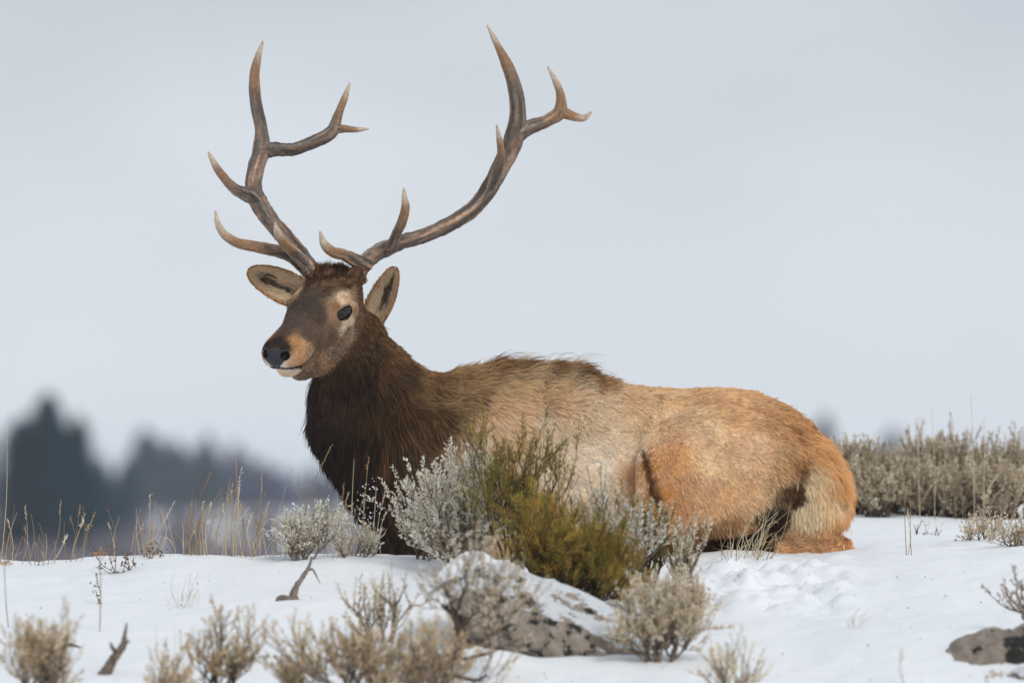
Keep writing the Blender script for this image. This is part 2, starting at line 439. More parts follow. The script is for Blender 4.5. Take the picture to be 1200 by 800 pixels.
# head
def he(c, r, k, lst=None): ell(HP if lst is None else lst, HW(c), A(r) * HSC, k, HB)
def hcn(a, b, ra, rb, k): cone(HP, HW(a), HW(b), ra * HSC, rb * HSC, k)
he((-.10, 0, .005), (.12, .098, .088), .05)
he((.02, 0, .012), (.13, .082, .060), .05)
for s in (-1, 1):
    he((-.02, s * .074, .004), (.068, .043, .050), .035)
    he((-.060, s * .056, -.098), (.095, .044, .112), .05)
    he((.255, s * .030, -.058), (.068, .040, .042), .02)
    hcn((-.11, s * .070, .045), (-.125, s * .082, .072), .026, .020, .03)      # pedicles
hcn((.02, 0, -.035), (.265, 0, -.036), .088, .060, .05)
he((.292, 0, -.038), (.052, .062, .044), .02)
hcn((-.04, 0, -.165), (.165, 0, -.140), .074, .050, .04)
he((.238, 0, -.112), (.056, .042, .030), .015)
EYER = .042
EYES = [HW((.002, s * .0835, .002)) for s in (-1, 1)]
EYEF = []
for s in (-1, 1):
    o_ = A([.50, .86 * s, .08]); o_ /= np.linalg.norm(o_); a_ = A([.92, 0, -.14]); a_ -= o_ * (a_ @ o_); a_ /= np.linalg.norm(a_); b_ = np.cross(o_, a_) * s
    if b_[2] < 0: b_ = -b_
    EYEF.append((HB @ o_, HB @ a_, HB @ b_))
    ell(HS, HW((.002, s * .0835, .002)) + (HB @ o_) * .046, (.030, .039, .029), .006, np.stack(EYEF[-1], 1))
for s in (-1, 1):
    he((.334, s * .040, -.030), (.024, .016, .014), .006, HS)      # nostril
ml_ = math.radians(11); ell(HS, HW((.292, 0, -.088)), A([.044, .10, .0030]) * HSC, .005, HB @ A([[math.cos(ml_), 0, -math.sin(ml_)], [0, 1, 0], [math.sin(ml_), 0, math.cos(ml_)]]))                # mouth line

def sd(pr, p):
    if pr[0] == 'e':
        q = (p - pr[1]) @ pr[3]; k0 = np.linalg.norm(q / pr[2], axis=-1); k1 = np.linalg.norm(q / pr[2] ** 2, axis=-1)
        return k0 * (k0 - 1) / (k1 + 1e-9)
    a, b_ = pr[1], pr[2]; ra, rb = pr[3]; ba = b_ - a; h = np.clip(((p - a) @ ba) / (ba @ ba), 0, 1)
    return np.linalg.norm(p - a - h[..., None] * ba, axis=-1) - (ra + (rb - ra) * h)

def bbox(pr, m):
    if pr[0] == 'e':
        r = np.sqrt(((pr[3] * pr[2]) ** 2).sum(1)); return pr[1] - r - m, pr[1] + r + m
    r = max(pr[3]); return np.minimum(pr[1], pr[2]) - r - m, np.maximum(pr[1], pr[2]) + r + m

def smin(a, b_, k):
    h = np.maximum(k - np.abs(a - b_), 0) / k; return np.minimum(a, b_) - h * h * k * .25

def axis(lo, f0, f1, hi, fine, coarse):
    return np.concatenate([np.arange(lo, f0, coarse), np.arange(f0, f1, fine), np.arange(f1, hi + coarse, coarse)])
lo, hi = E(290, 675, -140), E(1030, 285, 115)
ax = axis(lo[0], lo[0], E(462, 0)[0], hi[0], .0042, .0095)
ay = axis(lo[1], lo[1], D0 + 15 * S, hi[1], .0042, .0095)
az_ = axis(lo[2], E(0, 470)[2], hi[2], hi[2], .0042, .0095)
G = np.full((len(ax), len(ay), len(az_)), .2, np.float32)
def apply(pr, sub=False):
    k = pr[-1]; l_, h_ = bbox(pr, .06 + k)
    sl = [slice(max(0, np.searchsorted(a, l_[q]) - 1), np.searchsorted(a, h_[q]) + 1) for q, a in enumerate((ax, ay, az_))]
    if any(s.start >= s.stop for s in sl): return
    p = np.stack(np.meshgrid(ax[sl[0]], ay[sl[1]], az_[sl[2]], indexing='ij'), -1)
    d = sd(pr, p).astype(np.float32); g_ = G[sl[0], sl[1], sl[2]]
    G[sl[0], sl[1], sl[2]] = -smin(-g_, d, k) if sub else smin(g_, d, k)
for pr in BP + HP: apply(pr)
for pr in HS + BS: apply(pr, True)

def surface_nets(G, ax, ay, az_):
    s = G < 0; n0, n1, n2 = G.shape
    cnt = sum(s[a:n0 - 1 + a, b_:n1 - 1 + b_, c:n2 - 1 + c].astype(np.int8) for a in (0, 1) for b_ in (0, 1) for c in (0, 1))
    act = np.argwhere((cnt > 0) & (cnt < 8)); idx = np.full(cnt.shape, -1, np.int64)
    idx[act[:, 0], act[:, 1], act[:, 2]] = np.arange(len(act))
    acc = np.zeros((len(act), 3)); num = np.zeros(len(act))
    co = [ax, ay, az_]
    for d in range(3):
        o1, o2 = [q for q in range(3) if q != d]
        for a in (0, 1):
            for b_ in (0, 1):
                c0 = act.copy(); c0[:, o1] += a; c0[:, o2] += b_; c1 = c0.copy(); c1[:, d] += 1
                v0 = G[tuple(c0.T)]; v1 = G[tuple(c1.T)]; m = (v0 < 0) != (v1 < 0)
                t_ = v0[m] / (v0[m] - v1[m]); pt = np.stack([co[q][c0[m, q]] for q in range(3)], 1)
                pt[:, d] += t_ * (co[d][c1[m, d]] - co[d][c0[m, d]])
                acc[m] += pt; num[m] += 1
    V = acc / num[:, None]; F = []
    for d in range(3):
        o1, o2 = [(1, 2), (2, 0), (0, 1)][d]
        sl0 = [slice(None)] * 3; sl1 = [slice(None)] * 3; sl0[d] = slice(0, -1); sl1[d] = slice(1, None)
        ch = s[tuple(sl0)] != s[tuple(sl1)]
        e_ = np.argwhere(ch); e_ = e_[(e_[:, o1] > 0) & (e_[:, o2] > 0) & (e_[:, o1] < G.shape[o1] - 1) & (e_[:, o2] < G.shape[o2] - 1)]
        q = []
        for a, b_ in ((-1, -1), (0, -1), (0, 0), (-1, 0)):
            c = e_.copy(); c[:, o1] += a; c[:, o2] += b_; q.append(idx[tuple(c.T)])
        q = np.stack(q, 1); flip = ~s[tuple(e_.T)]; q[flip] = q[flip][:, ::-1]
        F.append(q)
    return V, np.concatenate(F)
BV, BF = surface_nets(G, ax, ay, az_); del G
# relax the stair-stepping
for _ in range(3):
    sm = np.zeros_like(BV); ct = np.zeros(len(BV))
    for a in range(4):
        np.add.at(sm, BF[:, a], BV[BF[:, (a + 1) % 4]]); np.add.at(ct, BF[:, a], 1)
    BV = .5 * BV + .5 * sm / np.maximum(ct, 1)[:, None]

def dist(lst, p):
    d = np.full(len(p), 9.0)
    for pr in lst: d = smin(d, sd(pr, p), max(pr[-1], .01))
    return d
def normals(V, F):
    n = np.cross(V[F[:, 2]] - V[F[:, 0]], V[F[:, 3]] - V[F[:, 1]]); vn = np.zeros_like(V)
    for a in range(4): np.add.at(vn, F[:, a], n)
    return vn / (np.linalg.norm(vn, axis=1)[:, None] + 1e-12), n
BN, FN = normals(BV, BF)

# coat: photo column, row, colour, flow angle on the flank (0 = towards the rump, 90 = up), length mm, lift
COAT = [
 (368,490,'30251e',-95,55,.38),(366,525,'2a201a',-98,60,.4),(380,560,'261d18',-85,75,.4),(405,595,'241b17',-75,60,.35),(435,620,'241b16',-70,50,.3),(470,632,'2a2019',-70,60,.3),
 (395,520,'2c221b',-90,80,.35),(430,520,'30251d',-85,80,.3),(430,575,'2a2019',-85,80,.3),(465,570,'34281f',-75,75,.3),(385,465,'3a2c22',-95,55,.4),(405,450,'38291f',-90,50,.35),
 (430,440,'3a2b20',-82,55,.3),(430,400,'4a3727',-75,40,.3),(455,390,'5d4328',-55,40,.4),(470,408,'6a4a2c',-45,45,.5),(460,440,'4a3626',-65,60,.3),(470,490,'44321f',-70,70,.3),
 (500,500,'5a4229',-60,65,.3),(500,560,'5c442c',-65,60,.3),(490,600,'3c2c20',-70,60,.3),(500,430,'7d5834',-20,45,.45),(500,455,'74532f',-40,55,.35),
 (535,435,'8f683f',-15,50,.45),(535,470,'8f6a42',-40,50,.35),(540,520,'9c7850',-55,50,.35),(530,570,'86653e',-60,45,.3),(530,615,'5a4430',-60,40,.3),
 (575,437,'6f4c2a',8,60,.55),(605,434,'6e4a28',18,70,.65),(640,434,'6a4624',10,70,.6),(675,441,'6e4a28',-5,60,.5),(705,449,'8a6238',-8,45,.4),(640,460,'b08858',-10,50,.4),(600,462,'b18a5c',-10,48,.4),(560,455,'8f6a40',-25,48,.4),
 (580,474,'c09a6e',-35,42,.35),(610,474,'ccaa80',-25,42,.35),(660,472,'d0b088',-15,40,.35),(590,500,'d4b48e',-50,42,.4),(640,490,'e4ccaa',-30,40,.4),(700,480,'e2c8a2',-15,36,.35),(745,462,'cda87c',-5,34,.35),
 (580,560,'d2b490',-60,38,.35),(640,550,'ecd8bc',-35,34,.3),(700,540,'eedac0',-20,30,.25),(730,580,'e8d0b0',-25,30,.25),(660,610,'dcc2a0',-25,30,.25),(600,610,'a98a66',-40,35,.3),(735,520,'ead4b4',-20,30,.25),
 (790,463,'cfa878',-8,34,.3),(835,462,'cba270',-15,36,.3),(780,490,'dcbb90',-30,30,.25),(820,500,'e0c096',-35,30,.25),(860,480,'d0a674',-30,34,.3),(905,495,'b07a42',-32,40,.35),(940,508,'a87038',-38,45,.4),
 (840,540,'dcb88c',-50,30,.25),(880,530,'deba90',-45,32,.28),(790,540,'c38c56',-60,30,.25),(776,560,'bb8450',-72,32,.28),(790,600,'b27a44',-75,34,.3),(840,590,'cc9e6c',-62,34,.3),(880,580,'cfa676',-55,36,.3),
 (748,500,'e0c196',-80,28,.25),(745,560,'b98a58',-80,28,.25),(762,545,'b0743c',-80,26,.2),(772,590,'a86c36',-80,26,.2),
 (820,625,'8d5c30',-75,36,.3),(860,615,'9a6a3c',-65,36,.3),(800,645,'3c2819',-60,34,.3),(850,642,'33231a',-50,34,.3),(890,640,'2c1f17',-50,34,.3),(905,605,'3a2819',-60,34,.3),(930,575,'4a321e',-75,38,.3),(938,545,'86592e',-70,42,.35),(915,550,'a87a4a',-50,38,.3),  # under-thigh and rump groove: dark fur with shade painted into the colour
 (955,530,'cf9650',-55,50,.5),(955,565,'eed2a4',-78,46,.35),(950,600,'eed6ac',-85,44,.35),(975,590,'e8c894',-82,46,.35),(985,560,'d4994e',-70,52,.55),(1000,585,'d08c42',-80,50,.5),(1004,615,'cc8640',-95,48,.4),(965,618,'d8a768',-95,42,.35),
 (930,640,'bd8a56',170,36,.3),(965,640,'b98450',175,36,.3),(995,638,'c48f58',-120,40,.35),
]
HEADC = [   # head-local x, |y|, z, colour, length mm
 (.20,0,.03,'4a3d36',7),(.10,0,.06,'40362f',9),(.26,0,.02,'4b3a31',6),(.02,.03,.08,'483a30',11),(-.04,.05,.09,'5c4230',18),(.10,.05,.03,'463931',8),(.20,.05,-.01,'4e4038',7),
 (.16,.06,-.04,'5a4739',8),(.08,.08,-.05,'5f4b3c',9),(.0,.095,-.06,'6a5342',10),(-.06,.10,-.06,'5f4836',13),(-.06,.10,-.16,'86603f',18),(.02,.07,-.20,'86603f',18),(.10,.05,-.185,'7c5a3e',16),(-.12,.09,-.14,'6a4a30',22),(-.12,.08,.065,'4a3526',16),(-.06,.10,-.11,'5a4535',12),(.04,.085,-.14,'64503f',12),(.02,.07,-.11,'6e5440',12),(.10,.06,-.10,'6a5342',10),
 (.16,.03,-.13,'59432f',12),(.05,.0,-.24,'3c2c20',26),(-.10,.11,.0,'5a4230',14),(-.14,.10,-.08,'453224',22),(-.05,.11,.03,'74563c',11),(.03,.095,.03,'7a5c42',9),(.045,.09,-.02,'7c6450',8),
 (.005,.112,.045,'cbae8e',8),(-.03,.112,.035,'b0906e',8),(.02,.108,-.035,'d0b79c',8),(-.012,.112,-.042,'c9ae90',8),(-.045,.110,-.01,'8a6a4c',9),(.045,.098,.012,'8a6a50',7),
 (.275,.045,-.005,'956b45',7),(.255,.055,-.03,'ab7e58',7),(.235,.062,-.055,'8a6a50',7),(.262,.060,-.072,'a5774f',7),(.275,.058,-.05,'a2744c',7),(.215,.058,-.085,'9a7656',8),(.30,.05,-.065,'b08560',6),(.31,.03,-.078,'e0d2c4',5),(.33,.0,-.078,'d8cabc',5),
 (.30,0,.006,'2c2320',5),(.31,.035,.000,'2c2320',5),(.26,.03,-.115,'d8c4ac',8),(.28,.0,-.12,'d2b596',8),(.25,.035,-.122,'cdb598',8),(.215,.03,-.14,'7a604a',8),(.20,.045,-.10,'6a5140',8),(.255,.052,-.100,'15100e',5),(.245,.048,-.108,'15100e',5),(.19,.02,-.15,'5c4736',9),(.12,.03,-.135,'7a5a40',12),
]
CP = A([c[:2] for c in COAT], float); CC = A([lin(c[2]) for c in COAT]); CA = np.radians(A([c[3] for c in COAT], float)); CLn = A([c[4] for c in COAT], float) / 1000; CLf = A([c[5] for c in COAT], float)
HPt = A([c[:3] for c in HEADC], float); HC = A([lin(c[3]) for c in HEADC]); HLn = A([c[4] for c in HEADC], float) / 1000 * 1.35

def idw(q, pts, pw=4.0, eps=1.0):
    W = np.empty((len(q), len(pts)), np.float32)
    for j in range(len(pts)): W[:, j] = 1.0 / (((q - pts[j]) ** 2).sum(1) + eps ** 2) ** (pw / 2)
    return W / W.sum(1, keepdims=True)

def coat(p):
    """colour, flow vector, length, lift and head weight at points of the body"""
    px = 600 + p[:, 0] * FPX / p[:, 1]; py = HOR - (p[:, 2] - CZ) * FPX / p[:, 1]
    wn = np.stack([fbm(p * 14, 3, 41), fbm(p * 14, 3, 51)], 1) * 7
    q = np.stack([px, py], 1) + wn
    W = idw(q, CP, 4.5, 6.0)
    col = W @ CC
    for line_, wd_, cc_, am_ in (([(751, 508), (756, 535), (762, 562), (770, 590), (778, 612)], 4.5, '2e1c10', .9), ([(800, 462), (775, 474), (758, 494), (748, 520)], 5.0, 'e6c79a', .5), ([(772, 470), (752, 488), (742, 512)], 4.0, '9a6f42', .55)):  # shade of the thigh fold and its bright edge painted into the coat
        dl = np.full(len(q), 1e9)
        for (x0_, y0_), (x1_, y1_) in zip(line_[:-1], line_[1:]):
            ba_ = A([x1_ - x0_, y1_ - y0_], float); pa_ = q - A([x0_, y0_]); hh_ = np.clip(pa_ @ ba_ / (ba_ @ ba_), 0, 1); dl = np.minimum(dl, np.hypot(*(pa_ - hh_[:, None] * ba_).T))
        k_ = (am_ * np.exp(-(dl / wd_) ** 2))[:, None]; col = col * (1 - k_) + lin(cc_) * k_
    stk = .6 * sstep(.1, .7, fbm(p * A([34, 34, 7]), 3, 151)) * sstep(395, 470, px) * (1 - np.clip((col @ A([.25, .6, .15])) / .09, 0, 1))
    col = col * (1 - stk[:, None]) + lin('74492a') * stk[:, None]
    ln = W @ CLn; lf = W @ CLf
    fl = np.stack([W @ np.cos(CA), 0 * px, W @ np.sin(CA)], 1)
    dh = dist(HP, p); db = dist(BP, p)
    wh = sstep(-.004, .022, db - dh)
    h = HL(p); hq = h.copy(); hq[:, 1] = np.abs(hq[:, 1]); hq += .006 * np.stack([fbm(p * 40, 2, 61 + j) for j in range(3)], 1)
    WH = idw(hq, HPt, 5.0, .008)
    hc = WH @ HC; hln = WH @ HLn; ln = np.where(ln < .040, ln * .62, ln * (.62 + .38 * np.clip((ln - .04) / .015, 0, 1)))
    # flow on the head: from the nose back, and down on the cheeks
    hfl = np.stack([-np.ones(len(p)), .25 * np.sign(h[:, 1]) * (np.abs(h[:, 1]) > .02), -.25 - 2.0 * np.clip(-h[:, 2] - .02, 0, .1)], 1) @ HB.T
    w_ = wh[:, None]
    return col * (1 - w_) + hc * w_, fl * (1 - w_) + hfl * w_, ln * (1 - wh) + hln * wh, lf * (1 - wh) + .22 * wh, wh, h

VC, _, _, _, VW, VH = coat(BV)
VC = VC * 1.1
eyed = np.minimum(*[np.linalg.norm(BV - e_, axis=1) for e_ in EYES])
VC[eyed < .030] = lin('1a1411')
elk = empty('elk', E(700, 655, 0), 'bull elk with branching antlers lying in the snow, head turned left', 'elk')
def nose_mask(h):
    wz = np.interp(h[:, 2], [-.088, -.078, -.060, -.040, -.020, -.008], [.006, .010, .026, .044, .050, .044])
    return (h[:, 0] > .285) & (np.abs(h[:, 1]) < wz) & (h[:, 2] < -.010) & (h[:, 2] > -.086)
NOSTRIL = A([.334, .040, -.030])
nose_v = nose_mask(VH) & (VW > .5)
hq_ = VH.copy(); hq_[:, 1] = np.abs(hq_[:, 1])
nd_ = np.linalg.norm((hq_ - NOSTRIL) / A([1.4, 1.0, 1.0]), axis=1)
VC[nose_v] = lin('36363d'); VC[(nd_ < .017) & (VW > .5)] = lin('0b0a0b')
nose_v |= (nd_ < .017) & (VW > .5)
mouth_v = (np.abs(VH[:, 2] + .094 - .194 * (VH[:, 0] - .258)) < .007) & (VH[:, 0] > .255) & (VW > .5)
VC[mouth_v] = lin('15100e')
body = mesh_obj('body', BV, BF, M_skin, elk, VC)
# the leathery nose is the same continuous surface with its own material
body.data.materials.append(M_nose)
fm = nose_v[BF].sum(1) >= 3
body.data.polygons.foreach_set('material_index', fm.astype(np.int32))

def almond(th, k=1.0):
    """opening of the eye: along the eye axis, upwards"""
    a = .0375 * np.cos(th); up_ = np.sin(th)
    return a * k, np.where(up_ > 0, .0225, .0165) * np.sign(up_) * np.abs(up_) ** 1.25 * k + np.where(np.cos(th) > .6, -.004 * (np.cos(th) - .6) / .4, 0)
for (o_, a_, b_), c in zip(EYEF, EYES):
    n1_, n2_ = 28, 16; th = np.linspace(0, 2 * np.pi, n1_, endpoint=False); ph = np.linspace(0, np.pi, n2_)
    Vv = c + EYER * np.stack([np.outer(np.sin(ph), np.cos(th)), np.outer(np.sin(ph), np.sin(th)), np.outer(np.cos(ph), np.ones(n1_))], -1).reshape(-1, 3)
    ii = (np.arange(n2_ - 1)[:, None] * n1_); jj = np.arange(n1_)[None]; kk = (jj + 1) % n1_
    eye_o = mesh_obj('eye', Vv, np.stack([ii + jj, ii + n1_ + jj, ii + n1_ + kk, ii + kk], -1).reshape(-1, 4), M_eye, elk)
    # lids: a ring from the rim of the opening out under the fur
    n1_ = 40; th = np.linspace(0, 2 * np.pi, n1_, endpoint=False); rows, cols = [], []
    for k_, rr_, c_ in ((1.0, EYER - .001, '120d0b'), (1.02, EYER + .0030, '120d0b'), (1.12, EYER + .0050, '1c1512'), (1.24, EYER + .0040, '8a725c'), (1.6, EYER + .000, 'b59c82'), (1.9, EYER - .010, 'a58a6e')):
        x_, y_ = almond(th, k_); z_ = np.sqrt(np.maximum(rr_ ** 2 - np.minimum(x_ ** 2 + y_ ** 2, (rr_ * .97) ** 2), 0))
        rows.append(c + x_[:, None] * a_ + y_[:, None] * b_ + z_[:, None] * o_); cols.append(np.repeat(lin(c_)[None], n1_, 0))
    q_ = len(rows); ii = np.arange(q_ - 1)[:, None] * n1_; jj = np.arange(n1_)[None]; kk = (jj + 1) % n1_
    mesh_obj('eyelid', np.concatenate(rows), np.stack([ii + jj, ii + n1_ + jj, ii + n1_ + kk, ii + kk], -1).reshape(-1, 4), M_skin, eye_o, np.concatenate(cols))

# ears: cupped leaf shapes with thickness
EAR_R, EAR_N, EAR_C, EAR_D, EAR_L = [], [], [], [], []
def ear(base, tip, face, width, curl, seed):
    base, tip = A(base), A(tip); axv = tip - base; Ln = np.linalg.norm(axv); axv /= Ln
    face = A(face, float); face -= axv * (face @ axv); face /= np.linalg.norm(face); side = np.cross(axv, face)
    U, Wn = 28, 17; u = np.linspace(0, 1, U); v = np.linspace(-1, 1, Wn)
    wid = width * .5 * np.clip(np.interp(u, [0, .08, .2, .4, .6, .78, .9, .97, 1], [.48, .68, .92, 1, .94, .76, .54, .34, .06]), 0, 1)
    uu, vv = np.meshgrid(u, v, indexing='ij'); ww = wid[:, None] * np.ones_like(vv)
    deep = curl * (1 - .55 * uu)
    X = base + axv * (uu * Ln)[..., None] + side * (ww * np.sin(vv * 1.25) / np.sin(1.25))[..., None] + face * (deep * ww * (np.abs(vv) ** 2.2) - .25 * ww * deep)[..., None]
    X = X + face * (-.018 * np.sin(uu * np.pi))[..., None]
    nr = np.cross(np.gradient(X, axis=0), np.gradient(X, axis=1)); nr /= np.linalg.norm(nr, axis=-1)[..., None] + 1e-12
    if (nr.reshape(-1, 3).mean(0) @ face) < 0: nr = -nr
    th = .0035 * (1 - .5 * uu)[..., None]
    Vi, Vo = (X + nr * th).reshape(-1, 3), (X - nr * th).reshape(-1, 3)
    a = (np.arange(U - 1)[:, None] * Wn + np.arange(Wn - 1)[None]).ravel(); n = U * Wn
    Fi = np.stack([a, a + 1, a + Wn + 1, a + Wn], 1); Fo = Fi[:, ::-1] + n
    bd = np.concatenate([np.arange(Wn), np.arange(1, U) * Wn + Wn - 1, (U - 1) * Wn + np.arange(Wn - 2, -1, -1), np.arange(U - 2, 0, -1) * Wn])
    b2 = np.roll(bd, -1); Fr = np.stack([bd, b2, b2 + n, bd + n], 1)
    R = np.random.default_rng(seed)
    def colour(u_, v_, p3):
        rim = sstep(.74, .95, np.abs(v_)) + sstep(.90, .98, u_); rim = np.clip(rim, 0, 1)[:, None]
        nn = fbm(np.stack([u_ * 3.2, v_ * 2.6, 0 * u_ + seed], 1) * 1.6 + .15 * fbm(p3 * 60, 2, 3)[:, None], 3, seed); dark = .9 * sstep(.15, .75, np.exp(-((v_ + .08) / .26) ** 2) * np.exp(-((u_ - .52) / .30) ** 2) + .5 * nn)[:, None]
        inner = lin('d2b28c') * (1 - dark) + lin('352a23') * dark
        return inner * (1 - rim) + lin('b5854f') * rim
    ci = colour(uu.ravel(), vv.ravel(), Vi); co_ = np.empty((n, 3)); co_[:] = lin('8a6642')
    mesh_obj('ear', np.concatenate([Vi, Vo]), np.concatenate([Fi, Fo, Fr]), M_skin, elk, np.concatenate([ci, co_]) * .8)
    # fur roots
    for side_, cnt, long_ in ((1, 7000, 0), (-1, 4500, 0), (1, 900, 1)):
        ru, rv = R.random(cnt) * .99, R.random(cnt) * 2 - 1
        if long_: ru = ru * .55; rv = np.sign(rv) * (.25 + .6 * np.abs(rv))
        fi = ru * (U - 1); fj = (rv + 1) / 2 * (Wn - 1); i0, j0 = fi.astype(int), np.minimum(fj.astype(int), Wn - 2); i0 = np.minimum(i0, U - 2)
        aa, bb = (fi - i0)[:, None], (fj - j0)[:, None]
        def bil(T): return (T[i0, j0] * (1 - aa) + T[i0 + 1, j0] * aa) * (1 - bb) + (T[i0, j0 + 1] * (1 - aa) + T[i0 + 1, j0 + 1] * aa) * bb
        p_, n_ = bil(X), bil(nr) * side_
        EAR_R.append(p_ + n_ * .0025); EAR_N.append(n_)
        EAR_C.append(lin('dcc4a2')[None] * (.7 + .5 * R.random((cnt, 1))) if long_ else colour(ru, rv, p_) if side_ > 0 else lin('94693f')[None] * (.75 + .5 * R.random((cnt, 1))))
        EAR_D.append(axv[None] + side * (.9 * rv)[:, None] + .5 * (R.random((cnt, 3)) - .5))
        EAR_L.append(np.where(side_ > 0, (.034 if long_ else .013) + .012 * (1 - np.abs(rv)), .018) * (.7 + .6 * R.random(cnt)) * (1 - .5 * ru))
ear(E(362, 348, -12), E(291, 317, -34), (-.05, -1, -.12), .122, 1.15, 5)
ear(E(434, 384, 10), E(464, 314, -14), (-.42, -1, .12), .104, 1.15, 9)

# ------------------------------------------------------------------ antlers
TIPC, BASEC, RUBC = lin('cbb9a2'), lin('655a52'), lin('947660')
def beam(mb, rows, tip, seed, flare=1.0, tipfrac=.28):
    """rows: px, py, depth px, radius px; tip True: ends in a bare pale point"""
    rr = smooth_path(rows, 14 * len(rows)); pts = A([E(*r_[:3]) for r_ in rr]); rad = np.maximum(rr[:, 3] * 1.08, .6) * S
    ln = np.concatenate([[0], np.cumsum(np.linalg.norm(np.diff(pts, axis=0), axis=1))]); f = ln / ln[-1]
    sides = 26; n = len(pts)
    tt = np.gradient(pts, axis=0); tt /= np.linalg.norm(tt, axis=1)[:, None]
    a = np.cross(tt, A([.2, 1, .1])); a /= np.linalg.norm(a, axis=1)[:, None]; b_ = np.cross(tt, a)
    th = np.arange(sides) / sides * 2 * np.pi + seed
    tw_ = th[None] + .5 * np.sin(ln[:, None] * 6 + seed); cyl = lambda r_, fz: np.stack([np.cos(tw_) * r_, np.sin(tw_) * r_, ln[:, None] * fz + 0 * th[None]], -1).reshape(-1, 3)
    gw = 1.15 * fbm(cyl(3.2, 5.0), 3, seed + 3).reshape(n, sides)                    # long grooves and ridges
    nse = fbm(cyl(2.0, 28), 3, seed).reshape(n, sides); q3 = cyl(2.0, 28)
    bead = fbm(cyl(3.4, 95), 2, seed + 9).reshape(n, sides) * np.clip(1.1 - 1.6 * f, 0, 1)[:, None]   # pearling towards the base
    groove = 1 + .07 * gw * np.clip(1.25 - f, 0, 1)[:, None] + .10 * bead
    R_ = rad[:, None] * (groove + .06 * nse)
    V = pts[:, None] + R_[..., None] * (np.cos(th)[None, :, None] * a[:, None] + np.sin(th)[None, :, None] * b_[:, None])
    rub = sstep(-.15, .5, fbm(q3 * A([1, 1, .35]), 2, seed + 7).reshape(n, sides))[..., None]
    c = BASEC * (1 - rub * .75) + RUBC * rub * .75
    c = c * np.exp(1.0 * gw * np.clip(1.25 - f, 0, 1)[:, None])[..., None] * np.exp(.35 * bead + .2 * nse)[..., None]; c = np.clip(c, .012, .8)
    if tip:
        w1 = sstep(1 - tipfrac * 2.4, 1 - tipfrac, f)[:, None, None]; w2 = sstep(1 - tipfrac, 1 - .2 * tipfrac, f)[:, None, None]
        c = c * (1 - w1 * .7) + lin('a57c56') * w1 * .7; c = c * (1 - w2) + TIPC * w2
    i_ = np.arange(n - 1)[:, None] * sides; j = np.arange(sides)[None]; k = (j + 1) % sides
    mb.add(V.reshape(-1, 3), np.stack([i_ + j, i_ + k, i_ + sides + k, i_ + sides + j], -1).reshape(-1, 4), c.reshape(-1, 3))
    jj = np.arange(1, sides - 1); mb.T.append(np.stack([0 * jj, jj, jj + 1], -1) + mb.n - sides)
def burr(mb, at, ax_):
    R = np.random.default_rng(int(at[0])); c = E(*at); ax_ = A(ax_) / np.linalg.norm(ax_); a = np.cross(ax_, A([0, 1, 0])); a /= np.linalg.norm(a); b_ = np.cross(ax_, a)
    oc = A([(1, 0, 0), (-1, 0, 0), (0, 1, 0), (0, -1, 0), (0, 0, 1), (0, 0, -1)], float); of = [[0, 2, 4], [2, 1, 4], [1, 3, 4], [3, 0, 4], [2, 0, 5], [1, 2, 5], [3, 1, 5], [0, 3, 5]]
    for q in range(34):
        th_ = 2 * np.pi * q / 17 + .2 * R.random(); r_ = .0345 + .003 * R.random(); s_ = .004 + .003 * R.random()
        mb.add(c + r_ * (math.cos(th_) * a + math.sin(th_) * b_) + ax_ * (.006 * (q > 16) + .006 * R.random()) + oc * s_ * (.8 + .4 * R.random((6, 1))), of, lin('8f7f6f') * (.6 + .8 * R.random()))
# image-left antler
m = MB()
beam(m, [(372,330,-8,9.5),(366,318,-4,9.5),(353,300,8,9),(334,278,24,9.2),(315,256,38,9.5),(300,232,48,10),(297,214,54,9.6),(300,196,58,9),(306,175,62,9.5),(306,152,64,7.2),(300,122,64,6.6),(298,92,62,5.8),(302,68,58,4),(308,48,54,1.2)], True, 1, tipfrac=.10)
beam(m, [(302,190,58,7),(308,178,62,9),(322,175,66,8),(344,175,72,7),(368,166,78,7.2),(388,155,82,7.6),(396,135,84,5),(404,114,84,3.6),(410,97,84,1)], True, 2, tipfrac=.16)
beam(m, [(380,160,80,5),(390,153,82,6),(402,151,80,4.4),(416,152,76,3.2),(432,151,72,1)], True, 3, tipfrac=.35)
beam(m, [(306,240,42,7),(294,230,44,8.5),(284,226,38,7),(272,219,28,5.6),(256,200,14,4.4),(248,186,8,3),(244,178,5,1)], True, 4)
beam(m, [(362,318,-8,8),(346,303,-22,7.2),(328,295,-40,6.6),(304,290,-66,6.2),(280,285,-86,5.6),(264,276,-96,4.8),(256,264,-100,3.6),(252,247,-102,1)], True, 5)
beam(m, [(364,320,-14,8),(356,307,-26,7),(344,296,-48,6),(332,284,-72,5.2),(325,272,-86,4),(322,261,-94,1.2)], True, 6)
burr(m, (369, 325, -6), (-.45, .25, .85)); m.build('antler', M_antler, elk)
